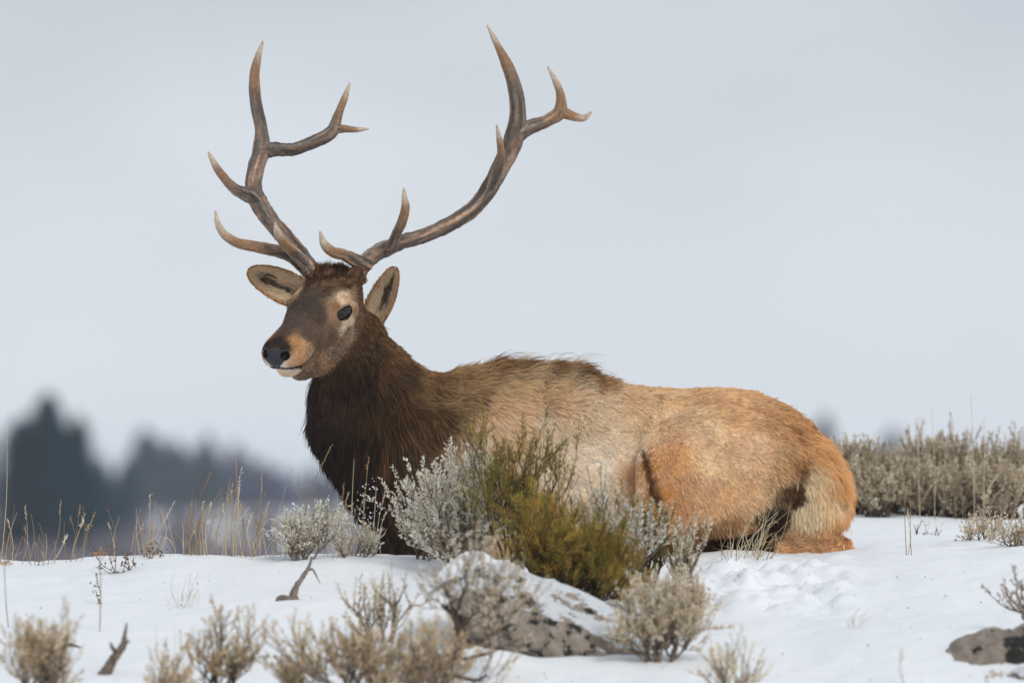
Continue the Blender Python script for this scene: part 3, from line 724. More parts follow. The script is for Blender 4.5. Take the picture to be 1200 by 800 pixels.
# image-right antler
m = MB()
beam(m, [(414,332,-18,9.5),(420,320,-14,9.5),(428,307,-8,9),(442,296,4,9),(464,286,18,8.4),(496,276,34,8),(528,262,48,8.4),(556,243,58,8.8),(576,216,64,9.6),(592,186,68,10.5),(603,160,70,10.5),(607,132,70,8.8),(604,106,70,8),(596,80,68,6.6),(584,55,64,4.2),(571,29,60,1.1)], True, 11, tipfrac=.09)
beam(m, [(598,172,68,7),(606,158,70,9),(620,149,76,8),(640,142,84,6.8),(656,131,90,7.6),(657,112,92,4.6),(651,95,92,3.4),(642,78,92,1)], True, 12, tipfrac=.3)
beam(m, [(648,138,88,5),(658,132,90,6.4),(674,137,88,4.6),(685,138,84,3.6),(693,131,80,1.2)], True, 13, tipfrac=.5)
beam(m, [(574,222,60,6),(580,206,48,6.4),(586,190,30,5),(587,176,16,4.2),(585,162,6,3.2),(582,146,0,1)], True, 14)
beam(m, [(430,312,-14,8),(418,306,-28,7.4),(404,299,-48,6.4),(390,295,-68,5.8),(380,286,-80,4.6),(375,271,-86,1.2)], True, 15)
beam(m, [(452,293,8,7),(460,287,-4,7),(464,275,-16,5.4),(471,260,-28,5.2),(475,244,-34,4.8),(474,232,-36,3.2),(473,220,-38,1)], True, 16)
burr(m, (418, 326, -16), (.45, .25, .85)); m.build('antler', M_antler, elk)

# ------------------------------------------------------------------ fur
def make_fur():
    R = np.random.default_rng(3)
    tri = np.concatenate([BF[:, [0, 1, 2]], BF[:, [0, 2, 3]]])
    a, b_, c = BV[tri[:, 0]], BV[tri[:, 1]], BV[tri[:, 2]]
    ar = .5 * np.linalg.norm(np.cross(b_ - a, c - a), axis=1)
    cen = (a + b_ + c) / 3; tn = BN[tri].mean(1)
    hd = VW[tri].mean(1)
    dens = np.where(tn[:, 1] > .35, .18, 1.0) * (1 + 2.2 * hd)
    cpx = 600 + cen[:, 0] * FPX / cen[:, 1]; dens *= 1 + 1.2 * np.exp(-((cpx - 612) / 85) ** 4) * sstep(.5, .9, tn[:, 2])
    dens *= np.where((tn[:, 2] < -.8) & (cen[:, 2] < E(0, 640)[2]), 0.0, 1.0)
    pw = ar * dens; n = 560000
    k = R.choice(len(tri), n, p=pw / pw.sum())
    r1, r2 = np.sqrt(R.random(n)), R.random(n)
    w0, w1, w2 = 1 - r1, r1 * (1 - r2), r1 * r2
    p = a[k] * w0[:, None] + b_[k] * w1[:, None] + c[k] * w2[:, None]
    nr = BN[tri[k, 0]] * w0[:, None] + BN[tri[k, 1]] * w1[:, None] + BN[tri[k, 2]] * w2[:, None]
    nr /= np.linalg.norm(nr, axis=1)[:, None] + 1e-9
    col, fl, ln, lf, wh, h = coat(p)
    # bare places: nose, eyes, mouth slit, under the antler bases
    hq_ = h.copy(); hq_[:, 1] = np.abs(hq_[:, 1])
    ok = ~((wh > .5) & (nose_mask(h) | (np.linalg.norm((hq_ - NOSTRIL) / A([1.4, 1.0, 1.0]), axis=1) < .018)))
    for (o_, a_, b_), e_ in zip(EYEF, EYES):
        q = p - e_; qa, qb, qo = q @ a_, q @ b_, q @ o_
        near_ = qo > 0
        rad_ = np.hypot(qa / .0375, (qb - .002) / .0225)
        ok &= ~(near_ & (rad_ < 1.25)); ln = np.where(near_ & (rad_ < 3), ln * np.clip(.25 + .375 * (rad_ - 1), .25, 1), ln); lf = np.where(near_ & (rad_ < 2.5), .10, lf)
        rim = np.exp(-((rad_ - 1.22) / .12) ** 2) * near_
        col = col * (1 - .7 * rim[:, None]) + lin('3a2c22') * .7 * rim[:, None]
        tear = np.exp(-((qa - .042) / .012) ** 2 - ((qb + .012) / .005) ** 2) * near_
        col = col * (1 - .8 * tear[:, None]) + lin('201814') * .8 * tear[:, None]
    ok &= ~((np.abs(h[:, 2] + .094 - .194 * (h[:, 0] - .258)) < .0035) & (h[:, 0] > .26) & (wh > .5))
    p, nr, col, fl, ln, lf, wh, h = [x[ok] for x in (p, nr, col, fl, ln, lf, wh, h)]; n = len(p)
    px = 600 + p[:, 0] * FPX / p[:, 1]; py = HOR - (p[:, 2] - CZ) * FPX / p[:, 1]
    # curly poll between the antlers
    poll = np.exp(-((h[:, 0] + .09) / .065) ** 2 - (h[:, 1] / .085) ** 2) * sstep(.045, .075, h[:, 2]) * (wh > .3)
    ln = ln + .050 * poll; lf = lf + .7 * poll
    pc = sstep(-.3, .4, fbm(p * 60, 3, 77))[:, None]
    col = col * (1 - poll[:, None]) + (lin('2e211a') * (1 - pc) + lin('7d5433') * pc) * poll[:, None]
    fl = fl + poll[:, None] * 1.6 * np.stack([vnoise(p * 45, 81 + j) for j in range(3)], 1)
    # wind-ruffled ridge of the back, cowlicks and small parted tufts on the flank
    ridge = np.exp(-((px - 612) / 85) ** 4) * sstep(.35, .9, nr[:, 2])
    rz_ = R.random(n) ** 2.5
    lf = lf + ridge * (.10 + .8 * rz_); ln = ln * (1 + ridge * (-.1 + .65 * rz_))
    ruf = np.exp(-((px - 640) / 120) ** 2 - ((py - 480) / 42) ** 2) * (1 - wh)
    flw = np.stack([vnoise(p * A([9, 9, 14]), 91), 0 * px, vnoise(p * A([9, 9, 14]), 92)], 1)
    ln = ln * (1 + .45 * ruf); lf = lf + .15 * ruf; fl = fl + flw * (.28 + 1.3 * ruf[:, None]) * (1 - wh)[:, None]
    fl = fl / (np.linalg.norm(fl, axis=1)[:, None] + 1e-9)
    d = fl - nr * (fl * nr).sum(1)[:, None]; d /= np.linalg.norm(d, axis=1)[:, None] + 1e-6
    d += .16 * R.normal(size=(n, 3)) * (1 - .4 * wh)[:, None]
    tuft = fbm(p * 22, 2, 101); lf = np.clip(lf + .16 * tuft * (1 - wh), .06, 1.1)
    rear = sstep(870, 960, px) * (1 - wh)
    guard = (R.random(n) < .03) * (1 - wh)
    ln = ln * (.6 + .7 * R.random(n)) * (1 + .25 * tuft * (1 - wh)) * (1 + .10 * rear) * (1 + .5 * guard); lf = np.clip(lf + .28 * guard * R.random(n) + .12 * rear, .06, 1.1)
    # ears join here
    er, en, ec, ed, el_ = [np.concatenate(x) for x in (EAR_R, EAR_N, EAR_C, EAR_D, EAR_L)]
    ed = ed - en * (ed * en).sum(1)[:, None]; ed /= np.linalg.norm(ed, axis=1)[:, None] + 1e-6
    m_ = len(er); p = np.vstack([p, er]); nr = np.vstack([nr, en]); col = np.vstack([col, ec]); d = np.vstack([d, ed])
    ln = np.concatenate([ln, el_]); lf = np.concatenate([lf, np.full(m_, .5)]); wh = np.concatenate([wh, np.ones(m_)]); poll = np.concatenate([poll, np.zeros(m_)])
    n = len(p)
    K = 5; tt = np.linspace(0, 1, K); pos = np.empty((n, K, 3)); pos[:, 0] = p - nr * .002
    for j in range(1, K):
        u = tt[j] - .5 / (K - 1)
        ang = lf * (1.25 - 1.1 * u)
        dir_ = d * np.cos(ang)[:, None] + nr * np.sin(ang)[:, None]
        dir_[:, 2] -= (u * u * np.clip((ln - .02) * 6, 0, .5) * (1 - poll))
        dir_ += poll[:, None] * .9 * np.stack([np.sin(u * 9 + p[:, 0] * 300), np.cos(u * 8 + p[:, 1] * 260), np.sin(u * 10 + p[:, 2] * 280)], 1)
        dir_ /= np.linalg.norm(dir_, axis=1)[:, None]
        pos[:, j] = pos[:, j - 1] + dir_ * (ln / (K - 1))[:, None]
    # clumping: each strand leans to the tip of a nearby leader
    lead = np.sort(R.choice(n, n // 8, replace=False)); kd = KDTree(len(lead))
    for i_, q in enumerate(lead): kd.insert(p[q], i_)
    kd.balance()
    own = A([kd.find(q)[1] for q in p.tolist()]); cl = lead[own]
    far = np.linalg.norm(p - p[cl], axis=1) > np.maximum(.6 * ln, .012)
    amt = (.75 * (.5 + .5 * R.random(len(lead))[own])) * (1 - .35 * wh) * ~far * np.where(ln > .07, .6, 1.0)
    for j in range(1, K):
        w_ = (amt * tt[j] ** 1.3)[:, None]; pos[:, j] = pos[:, j] * (1 - w_) + pos[cl, j] * w_
    tone = np.exp(.26 * R.normal(size=len(lead)))[own] * np.exp((.16 + .20 * wh) * R.normal(size=n)) * (1 + .12 * fbm(p * 9, 3, 111))
    lum = col @ A([.25, .6, .15]); col = lum[:, None] + np.interp(lum, [.02, .10, .25, .45], [1.12, .84, .74, .86])[:, None] * (col - lum[:, None])
    col = col * (1 + (np.clip(lum / .2, 0, 1) * (1 - np.clip((lum - .25) / .15, 0, 1)))[:, None] * A([-.04, .035, .0]))
    spk = sstep(.45, .8, fbm(p * 42, 3, 131)) * np.concatenate([np.exp(-((px - 670) / 110) ** 2 - ((py - 468) / 30) ** 2), np.zeros(m_)])
    col = col * (1 - .6 * spk[:, None])
    gain = np.interp(lum, [0, .03, .12, .25, .4], [.80, 1.1, 1.7, 2.1, 2.0]) * (1 + .05 * wh)
    col = col * (tone * gain)[:, None]; mxc = col.max(1); col *= (np.minimum(mxc, .93 * (1 - np.exp(-mxc / .55)) + .01) / np.maximum(mxc, 1e-4))[:, None]
    hc = bpy.data.hair_curves.new('fur'); hc.add_curves([K] * n)
    hc.attributes['position'].data.foreach_set('vector', pos.astype(np.float32).ravel())
    rad = np.outer(np.where(wh > .5, .0009, .0009) * (.8 + .4 * R.random(n)), A([1, .95, .8, .55, .2]))
    ra = hc.attributes.get('radius') or hc.attributes.new('radius', 'FLOAT', 'POINT')
    ra.data.foreach_set('value', rad.astype(np.float32).ravel())
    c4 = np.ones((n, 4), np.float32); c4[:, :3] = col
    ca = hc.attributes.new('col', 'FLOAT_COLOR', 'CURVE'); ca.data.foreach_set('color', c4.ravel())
    hc.materials.append(M_fur)
    o = bpy.data.objects.new('fur', hc); link(o, elk)
    return o
make_fur()
0 and print('PED', [ (lambda w:(600+w[0]*FPX/w[1], HOR-(w[2]-CZ)*FPX/w[1], (w[1]-D0)/S))(HW((-.125, q_*.082, .072))) for q_ in (-1,1)])

# ------------------------------------------------------------------ shrubs
def perp(d, R):
    a = R.normal(size=3); a -= d * (a @ d); return a / (np.linalg.norm(a) + 1e-9)

def shrub(name, label, cat, base, W, H, seed, stems=5, levels=3, split=3, leaf=.014, leafw=.0055, per=24, twig=.06,
          pal=('a89c86', '8f8470', 'b9ae9a'), wood='7a6c60', spread=1.0, r0=.009, group=None, lean=(0, 0), leafpow=1.0, bare=0.0, upright=.35, gain=1.0, trunk=None):
    """a woody shrub: twisting stems that split towards a domed crown, twigs crowded with small narrow leaves"""
    R = np.random.default_rng(seed); base = A(base, float); r0 = r0 * min(1.0, .35 + .65 * H / .34) if trunk is None else r0
    o = empty(name, base, label, cat, group)
    mb = MB(); twigs = []; wc = lin(wood)
    def grow(p, d, ln, rad, lev):
        n = 5; pts = [p]; dd = d
        for q in range(n):
            dd = dd + .22 * perp(dd, R) + A([0, 0, upright * .16]); dd /= np.linalg.norm(dd); pts.append(pts[-1] + dd * ln / n)
        pts = A(pts); mb.tube(pts, np.linspace(rad, rad * .62, n + 1), wc * (.75 + .5 * R.random()), 5 if lev < 2 else 4, .15, False)
        if lev >= levels:
            twigs.append((pts[1], pts[-1], dd)); return
        k = split + (R.random() < .35)
        for q in range(k):
            at = pts[-1] if q == 0 else pts[R.integers(2, n + 1)]
            nd = dd + perp(dd, R) * (.45 + .55 * R.random()) * spread + A([0, 0, upright * .5]); nd /= np.linalg.norm(nd)
            grow(at, nd, ln * (.62 + .3 * R.random()), rad * .6, lev + 1)
    tot = sum(.76 ** q for q in range(levels + 1))
    for q in range(stems):
        th = 2 * np.pi * (q + .6 * R.random()) / stems
        out_ = .25 + .75 * R.random()
        d = A([math.cos(th) * W * .5 * out_ + lean[0] * W, math.sin(th) * min(W, .5) * .5 * out_ + lean[1] * W, H * (.75 + .35 * R.random())])
        ln = np.linalg.norm(d); grow(base + A([math.cos(th), math.sin(th) * .5, 0]) * (.012 + .10 * W * R.random()) - A([0, 0, .03]), d / ln, ln / tot * (.6 + .55 * R.random()), r0 * (.6 + .5 * R.random()), 0)
    if trunk is not None:
        for pth, rr_, kids in trunk:
            q_ = smooth_path(A(pth) * A([mpp(base[1]), 1, mpp(base[1])]), 6 * len(pth)) + base
            mb.tube(q_, np.linspace(rr_[0], rr_[1], len(q_)), wc, 8, .3, False)
            for _ in range(kids):
                j_ = R.integers(len(q_) // 2, len(q_)); dd = q_[j_] - q_[j_ - 1]; dd /= np.linalg.norm(dd)
                dd = dd + perp(dd, R) * .9 + A([0, 0, .35]); dd /= np.linalg.norm(dd)
                grow(q_[j_], dd, H * .17 * (.7 + .6 * R.random()), rr_[1] * .6, levels - 2)
    T0 = A([t_[0] for t_ in twigs]); T1 = A([t_[1] for t_ in twigs]); TD = A([t_[2] for t_ in twigs])
    keep = R.random(len(T0)) >= bare; T0, T1, TD = T0[keep], T1[keep], TD[keep]
    m_ = len(T0); ext = twig * (.6 + .7 * R.random(m_))
    tipd = TD + A([0, 0, upright]); tipd /= np.linalg.norm(tipd, axis=1)[:, None]
    tip = T1 + tipd * ext[:, None]
    for q in range(m_): mb.tube([T1[q] - tipd[q] * .004, tip[q]], [r0 * .16, r0 * .08], wc * 1.3, 3, 0, False)
    mb.build('stems', M_stem, o)
    k = np.repeat(np.arange(m_), per); n = len(k); u = R.random(n) ** leafpow * 1.55 - .55
    st = np.where(u[:, None] < 0, T1[k] + (T1[k] - T0[k]) * u[:, None] * 2, T1[k] + (tip[k] - T1[k]) * u[:, None])
    rd = R.normal(size=(n, 3)); rd -= tipd[k] * (rd * tipd[k]).sum(1)[:, None]; rd /= np.linalg.norm(rd, axis=1)[:, None]
    an = .35 + .6 * R.random(n); ld = tipd[k] * np.cos(an)[:, None] + rd * np.sin(an)[:, None]
    sd_ = np.cross(ld, R.normal(size=(n, 3))); sd_ /= np.linalg.norm(sd_, axis=1)[:, None]
    ll = leaf * (.6 + .8 * R.random(n)); lw = leafw * (.7 + .6 * R.random(n))
    a = st; c = st + ld * ll[:, None]; bmid = st + ld * (ll * .6)[:, None]
    V = np.stack([a, bmid + sd_ * (lw * .5)[:, None], c, bmid - sd_ * (lw * .5)[:, None]], 1).reshape(-1, 3)
    F = np.arange(n)[:, None] * 4 + A([[0, 1, 2, 3]])
    pc = A([lin(c_) for c_ in pal]); tw = R.integers(0, len(pal), m_)
    cc = pc[tw[k]] * .6 + pc[R.integers(0, len(pal), n)] * .4
    cc = cc * np.exp(.16 * R.normal(size=(m_, 1)))[k] * np.exp(.12 * R.normal(size=(n, 1))) * gain
    tag(mesh_obj('foliage', V, F, M_leaf, o, np.clip(np.repeat(cc, 4, 0), 0, .85), False), kind='stuff')
    return o

TAN = ('e6d3b8', 'd2bb9a', 'f0e2cc'); GREY = ('e8dfcc', 'd8ccb6', 'f0e9da'); DULL = ('d6c5aa', 'c2ae90', 'e0d2ba'); BROWN = ('d8c29f', 'c2a47e', 'e4cfae')
mpp = lambda Y: Y / FPX
def sage(px, py, wpx, hpx, seed, label, pal=TAN, group='sagebrush in the snow', **kw):
    b_ = hit(px, py); k = mpp(b_[1])
    return shrub('sagebrush', label, 'shrub', b_, wpx * k, hpx * k, seed, pal=pal, group=group, **kw)

# in front of the animal
sage(540, 672, 160, 150, 101, 'pale grey sagebrush against the dark chest of the elk', GREY, stems=11, levels=3, per=34, upright=.45)
sage(500, 655, 60, 75, 102, 'small pale sagebrush at the left foot of the grey one before the chest', GREY, stems=5, levels=3, per=24, upright=.5)
sage(722, 702, 95, 125, 103, 'pale grey sagebrush sprays right of the olive shrub', GREY, stems=6, levels=3, per=22, upright=.6)
sage(800, 690, 60, 80, 104, 'upright tan sagebrush sprigs under the folded haunch', TAN, stems=5, levels=2, per=30, upright=.7)
OLV = ('a08c46', '7c7638', 'b08a48', '66653a'); RUST = ('a8943e', 'b5883c', '86803a', 'c49c4c')
def ever(px, py, wp, hp, seed, label, **kw):
    b_ = hit(px, py); k = mpp(b_[1])
    a = dict(stems=8, levels=3, leaf=.021, leafw=.0023, per=60, twig=.06, pal=OLV, wood='4a3a28', upright=.55, spread=.95, group='olive shrubs before the elk'); a.update(kw)
    shrub('evergreen_shrub', label, 'shrub', b_, wp * k, hp * k, seed, **a)
ever(612, 690, 100, 215, 201, 'tall feathery olive green shrub rising in front of the elk flank', per=46, spread=.8, bare=.12, levels=4, split=2, stems=8)
ever(668, 716, 160, 118, 202, 'low dense olive and rust shrub behind the snowy boulder', stems=19, pal=RUST + OLV, upright=.35, twig=.05)
ever(757, 692, 70, 125, 203, 'thin olive shrub beside the dark crease of the haunch', stems=5, per=44, bare=.1)
# lower right of the boulder
sage(770, 775, 130, 100, 105, 'bushy tan sagebrush at the right end of the boulder', TAN, stems=9, levels=3, per=26, upright=.25)
sage(805, 735, 70, 60, 106, 'small tan sagebrush behind the bushy one by the boulder', TAN, stems=6, levels=3, per=22)
sage(858, 815, 60, 75, 107, 'small sparse sagebrush at the bottom edge right of the boulder', TAN, stems=5, levels=2, per=24, bare=.1)
# foreground, bottom
b0 = hit(506, 800)
shrub('sagebrush', 'gnarled open sagebrush with thick bare trunk in front of the boulder', 'shrub', b0, 140 * mpp(b0[1]), 150 * mpp(b0[1]), 108, stems=0, levels=3, bare=.2, per=14, r0=.008, pal=TAN, wood='5a4a42', group='sagebrush in the snow', upright=.3, spread=1.0, trunk=[
    ([(-4, 0, -12), (6, 0, 12), (18, .01, 28), (30, .02, 42), (33, .02, 58), (24, .0, 78), (12, -.02, 92)], (.017, .006), 5),
    ([(32, .02, 52), (38, .05, 72), (50, .06, 88), (62, .05, 100)], (.009, .004), 4),
    ([(28, .02, 40), (48, -.02, 44), (70, -.05, 56), (84, -.06, 72)], (.010, .004), 4),
    ([(20, .0, 30), (40, .06, 28), (66, .1, 34), (80, .1, 40)], (.008, .004), 3),
    ([(8, 0, 10), (30, -.08, 8), (52, -.1, 4), (66, -.1, 10)], (.009, .004), 4),
    ([(30, .02, 56), (30, .08, 80), (36, .1, 104), (44, .1, 118)], (.008, .0035), 4)])
sage(420, 820, 170, 115, 109, 'wide tan sagebrush at the bottom edge left of the gnarled one', BROWN, stems=7, levels=3, per=20, upright=.3, bare=.15)
sage(495, 830, 150, 100, 110, 'tan sagebrush at the bottom edge below the gnarled trunk', BROWN, stems=7, levels=3, per=20, upright=.3, bare=.15)
sage(350, 815, 70, 55, 111, 'low bare-twigged sagebrush at the bottom edge left of the wide one', BROWN, stems=5, levels=3, per=12, bare=.4)
sage(450, 752, 100, 70, 112, 'loose pale sagebrush sprigs behind the wide tan one', TAN, stems=6, levels=2, per=24, upright=.6)
sage(255, 815, 75, 98, 113, 'upright sagebrush with a dark forked stem, second bush from bottom left corner', BROWN, stems=4, levels=3, per=20, upright=.45, wood='453a34')
sage(200, 820, 60, 55, 114, 'low fuzzy sagebrush at bottom edge left of the forked one', BROWN, stems=6, levels=2, per=20)
sage(45, 825, 120, 105, 115, 'sagebrush in the bottom left corner', BROWN, stems=7, levels=3, per=17, upright=.5, bare=.15)
# ridge on the left
sage(352, 656, 62, 62, 116, 'small pale sagebrush on the snow ridge left of the elk chest', GREY, stems=6, levels=3, per=20, upright=.6)
sage(410, 652, 60, 36, 117, 'low pale sagebrush at the foot of the elk chest', GREY, stems=6, levels=2, per=20, upright=.5)
# thicket on the right, behind the animal
for q, (px, Y, wp, hp, lab) in enumerate([
    (1015, 35.6, 90, 108, 'sagebrush just right of the elk rump in the thicket'),
    (1062, 35.9, 100, 108, 'second sagebrush from the rump in the right thicket'),
    (1108, 35.7, 110, 125, 'tall sagebrush in the middle of the right thicket'),
    (1150, 36.0, 110, 122, 'tall sagebrush right of the middle of the thicket'),
    (1192, 35.7, 120, 135, 'tallest sagebrush at the right edge of the picture'),
    (1085, 35.2, 80, 70, 'low sagebrush in the front of the thicket behind bare twigs'),
    (1165, 35.0, 90, 85, 'lower sagebrush in front of the tallest ones at right'),
    (992, 35.5, 90, 112, 'sagebrush half hidden behind the elk rump'),
    (1030, 35.1, 70, 80, 'low sagebrush in front of the thicket nearest the rump'),
    (1125, 35.1, 80, 72, 'low sagebrush at the front middle of the right thicket'),
    (1235, 35.6, 110, 130, 'sagebrush cut by the right edge of the picture')]):
    p_ = onground(px, Y); k_ = mpp(Y)
    shrub('sagebrush', lab, 'shrub', p_, wp * k_, hp * k_ * .68, 300 + q, stems=15, levels=3, per=24, pal=DULL, wood='574b42', group='sagebrush thicket on the right', upright=.55, spread=.95)
sage(1150, 632, 60, 28, 118, 'small snowy sagebrush on open snow before the right thicket', DULL, stems=5, levels=2, per=18)
sage(1192, 640, 40, 32, 119, 'small sagebrush on open snow at the right edge', DULL, stems=5, levels=2, per=18)
sage(1085, 626, 60, 22, 120, 'low bare dark twigs at the foot of the right thicket', DULL, stems=7, levels=1, per=3, bare=.7, wood='4a4440', r0=.006)
sage(1228, 745, 60, 80, 121, 'reddish dry bush cut off at the right edge above the rock', ('9a7a60', '8a6a52', 'b59a80'), stems=5, levels=2, per=20)

# ------------------------------------------------------------------ dead wood
def stick(name, label, rows, base_px, col='6b5c52', rs=1.0, sides=8, kids=()):
    """rows: dx px, dy px (up), depth m, radius px from a base pixel on the snow"""
    b_ = hit(*base_px); k = mpp(b_[1]); o = empty(name, b_, label, 'branch', 'dead wood sticking out of the snow')
    def path(rows):
        rr = smooth_path(rows, 6 * len(rows)); return A([b_ + A([r_[0] * k, r_[2], r_[1] * k]) for r_ in rr]), np.maximum(rr[:, 3], .3) * k
    m = MB(); pts, rad = path(rows); m.tube(pts, rad, lin(col), sides, .35); m.build('main_stem', M_bark, o)
    for r_ in kids:
        m = MB(); pts, rad = path(r_); m.tube(pts, rad, lin(col) * .9, 6, .3); m.build('side_branch', M_bark, o)
    return o
stick('dead_branch', 'thin forked dead branch curling out of the snow on the ridge', [(8, -6, 0, 5), (2, 4, 0, 5), (6, 16, .01, 3.4), (14, 28, .01, 2.6), (20, 38, 0, 2), (24, 50, 0, 1.2)], (342, 702), '80756b',
      kids=[[(4, -4, 0, 4.5), (-6, 1, -.01, 4), (-14, 2, -.02, 3), (-18, -2, -.02, 1.5)], [(17, 33, 0, 1.8), (24, 35, .02, 1.4), (29, 26, .04, .8), (33, 18, .05, .4)]])
stick('dead_branch', 'weathered splintered stick leaning right in the snow at lower left', [(-6, -8, 0, 8), (2, 6, 0, 6.5), (12, 22, .02, 5.2), (20, 34, .03, 4), (22, 46, .03, 2.4), (24, 60, .04, 1.0)], (124, 790), '75675c',
      kids=[[(12, 26, .02, 3), (8, 32, -.02, 2.4), (6, 38, -.03, .8)], [(18, 32, .03, 3), (25, 38, .02, 1.6), (28, 40, 0, .8)]])
stick('dead_branch', 'short broken dead stub beside the bottom left sagebrush', [(-4, -8, 0, 7), (0, 8, 0, 6), (4, 20, 0, 4.5), (8, 30, .01, 2)], (72, 772), '6d5a4c',
      kids=[[(2, 16, 0, 3.5), (12, 17, -.02, 2.6), (24, 14, -.03, .8)], [(0, 12, 0, 3), (-6, 4, -.02, 1.6)]])

# ------------------------------------------------------------------ boulders
def boulder(name, label, px, py, Y, rx, rz, ry, tilt, seed, mat, rough=.16):
    U, Vn = 72, 40; th = np.linspace(0, 2 * np.pi, U, endpoint=False); ph = np.linspace(0, np.pi, Vn)
    n = np.stack([np.outer(np.sin(ph), np.cos(th)), np.outer(np.sin(ph), np.sin(th)), np.outer(np.cos(ph), np.ones(U))], -1).reshape(-1, 3)
    k = mpp(Y); sq = np.sign(n) * np.abs(n) ** .8
    V = sq * (1 + rough * fbm(n * 1.6, 3, seed)[:, None] + .09 * fbm(n * 5, 4, seed + 5)[:, None]) * A([rx, ry, rz]) * k
    a = math.radians(tilt); V = V @ A([[math.cos(a), 0, -math.sin(a)], [0, 1, 0], [math.sin(a), 0, math.cos(a)]]).T
    c = P(px, py, Y); ii = np.arange(Vn - 1)[:, None] * U; jj = np.arange(U)[None]; kk = (jj + 1) % U
    o = mesh_obj(name, V, np.stack([ii + jj, ii + U + jj, ii + U + kk, ii + kk], -1).reshape(-1, 4), mat)
    o.location = Vector(c.tolist()); tag(o, label, 'boulder', 'boulders in the snow')
    return o, V + c
bo, BVt = boulder('boulder', 'low lichen-spotted boulder with a snow cap below the olive shrub', 668, 752, 29.0, 150, 56, 95, -29, 4, M_rock)
boulder('boulder', 'tan rock with dark lichen patches in the snow at lower right', 1172, 782, 28.6, 62, 40, 60, 18, 9, M_rock2, .34)
boulder('boulder', 'dark rock tip at the bottom right corner of the picture', 1215, 800, 28.2, 40, 24, 40, 20, 13, M_rock)

# snow lying along the boulder's upper edge
U_ = 60; f = np.linspace(0, 1, U_)
edge = smooth_path([(505, 676), (524, 660), (548, 649), (576, 664), (602, 686), (640, 692), (680, 712), (715, 738), (745, 764)], U_)
wv = np.interp(f, [0, .15, .35, .5, .7, 1], [.5, .9, 1.1, .55, .45, .1])
prof_ = A([(-.02, .13, -.07), (.02, .11, .012), (.03, .05, .030), (.01, -.03, .030), (0, -.09, .010), (-.01, -.12, -.05)])
Vc = []
for q in range(U_):
    c = P(edge[q, 0], edge[q, 1] + 6, 29.12)
    nz_ = .006 * fbm(A([[f[q] * 9, 1.3, w_ * 3] for w_ in range(6)]), 2, 88)
    Vc.append(c + A([0, 1, 0]) * (prof_[:, 1] * wv[q])[:, None] + A([0, 0, 1]) * (prof_[:, 2] * (.35 + .75 * wv[q]) + nz_)[:, None] + A([1, 0, 0]) * (prof_[:, 0])[:, None])
Vc = A(Vc).reshape(-1, 3); i = (np.arange(U_ - 1)[:, None] * 6 + np.arange(5)[None]).ravel()
sc_ = mesh_obj('snow_cap', Vc, np.stack([i, i + 6, i + 7, i + 1], 1), M_snow, bo)
md = sc_.modifiers.new('smooth', 'SUBSURF'); md.levels = 2; md.render_levels = 2

# ------------------------------------------------------------------ dry grass and weeds
STRAW = ('c9b796', 'b79f7c', 'd8cbb0', 'a58a68')
def grass(name, label, stems, seed, seedhead=.6, r=.0016, dr=.0, cat='grass'):
    """stems: base px, base py, tip px, tip py"""
    R = np.random.default_rng(seed); m = MB(); b_ = hit(stems[0][0], stems[0][1])
    o = empty(name, b_, label, cat, 'dry grass tufts')
    hd = MB(); nh = 0
    for (bx, by, tx, ty) in stems:
        p0 = hit(bx, by); Y = p0[1] + R.normal() * dr; p0 = onground(bx, Y); p1 = P(tx, ty, Y + R.normal() * .03)
        c = lin(STRAW[R.integers(4)]) * (.8 + .4 * R.random()); mid = (p0 + p1) / 2 + R.normal(size=3) * .012 + A([(p0[0] - p1[0]) * .12, 0, 0])
        q = smooth_path([p0 - A([0, 0, .03]), p0, mid, p1], 12); m.tube(q, np.linspace(r * 1.3, r * .5, 12), c, 4, 0, False)
        if R.random() < seedhead:
            nh += 1; L_ = np.linalg.norm(p1 - p0) * (.18 + .12 * R.random()); d = (q[-1] - q[-3]); d /= np.linalg.norm(d)
            for w_ in range(14):
                a = p1 - d * L_ * w_ / 14; e_ = d * .8 + R.normal(size=3) * .35; e_ /= np.linalg.norm(e_); s_ = perp(e_, R) * .0016
                l_ = .010 + .006 * R.random(); hd.add([a, a + e_ * l_ * .5 + s_, a + e_ * l_, a + e_ * l_ * .5 - s_], [[0, 1, 2, 3]], c * 1.15)
        else:
            # a narrow dry blade
            e_ = A([R.normal() * .5, R.normal() * .2, .9]); e_ /= np.linalg.norm(e_); l_ = np.linalg.norm(p1 - p0) * .45; s_ = perp(e_, R) * .0018; a = p0 + (p1 - p0) * .15
            m.add([a, a + e_ * l_ * .5 + s_, a + e_ * l_ + A([R.normal() * .02, 0, -.01]), a + e_ * l_ * .5 - s_], [[0, 1, 2, 3]], c)
    tag(m.build('stalks', M_straw, o), kind='stuff')
    if nh: tag(hd.build('seed_heads', M_straw, o, False), kind='stuff')
    return o
def fan(bx, by, n, wpx, hpx, lean, seed):
    R = np.random.default_rng(seed); q = []
    for _ in range(n):
        x = bx + R.normal() * wpx * .4; h_ = hpx * (.45 + .6 * R.random()); q.append((x, by + R.normal() * 2, x + lean * h_ + R.normal() * .18 * h_, by - h_))
    return q
grass('grass_tuft', 'tall dry grass stalk at the left edge on the snow ridge', [(2, 656, 8, 503), (6, 658, 20, 600), (14, 658, 10, 610)], 1)
grass('grass_tuft', 'dry grass stalks on the ridge below the tallest far conifer', [(56, 652, 71, 588), (50, 654, 46, 612), (60, 652, 78, 628), (36, 656, 30, 618)] + fan(48, 654, 5, 20, 35, .1, 3), 2)
grass('grass_tuft', 'thin dry grass stems on the ridge left of the dense grass clump', [(178, 646, 176, 580), (184, 646, 187, 598), (172, 646, 168, 610)] + fan(180, 646, 6, 16, 40, 0, 4), 3)
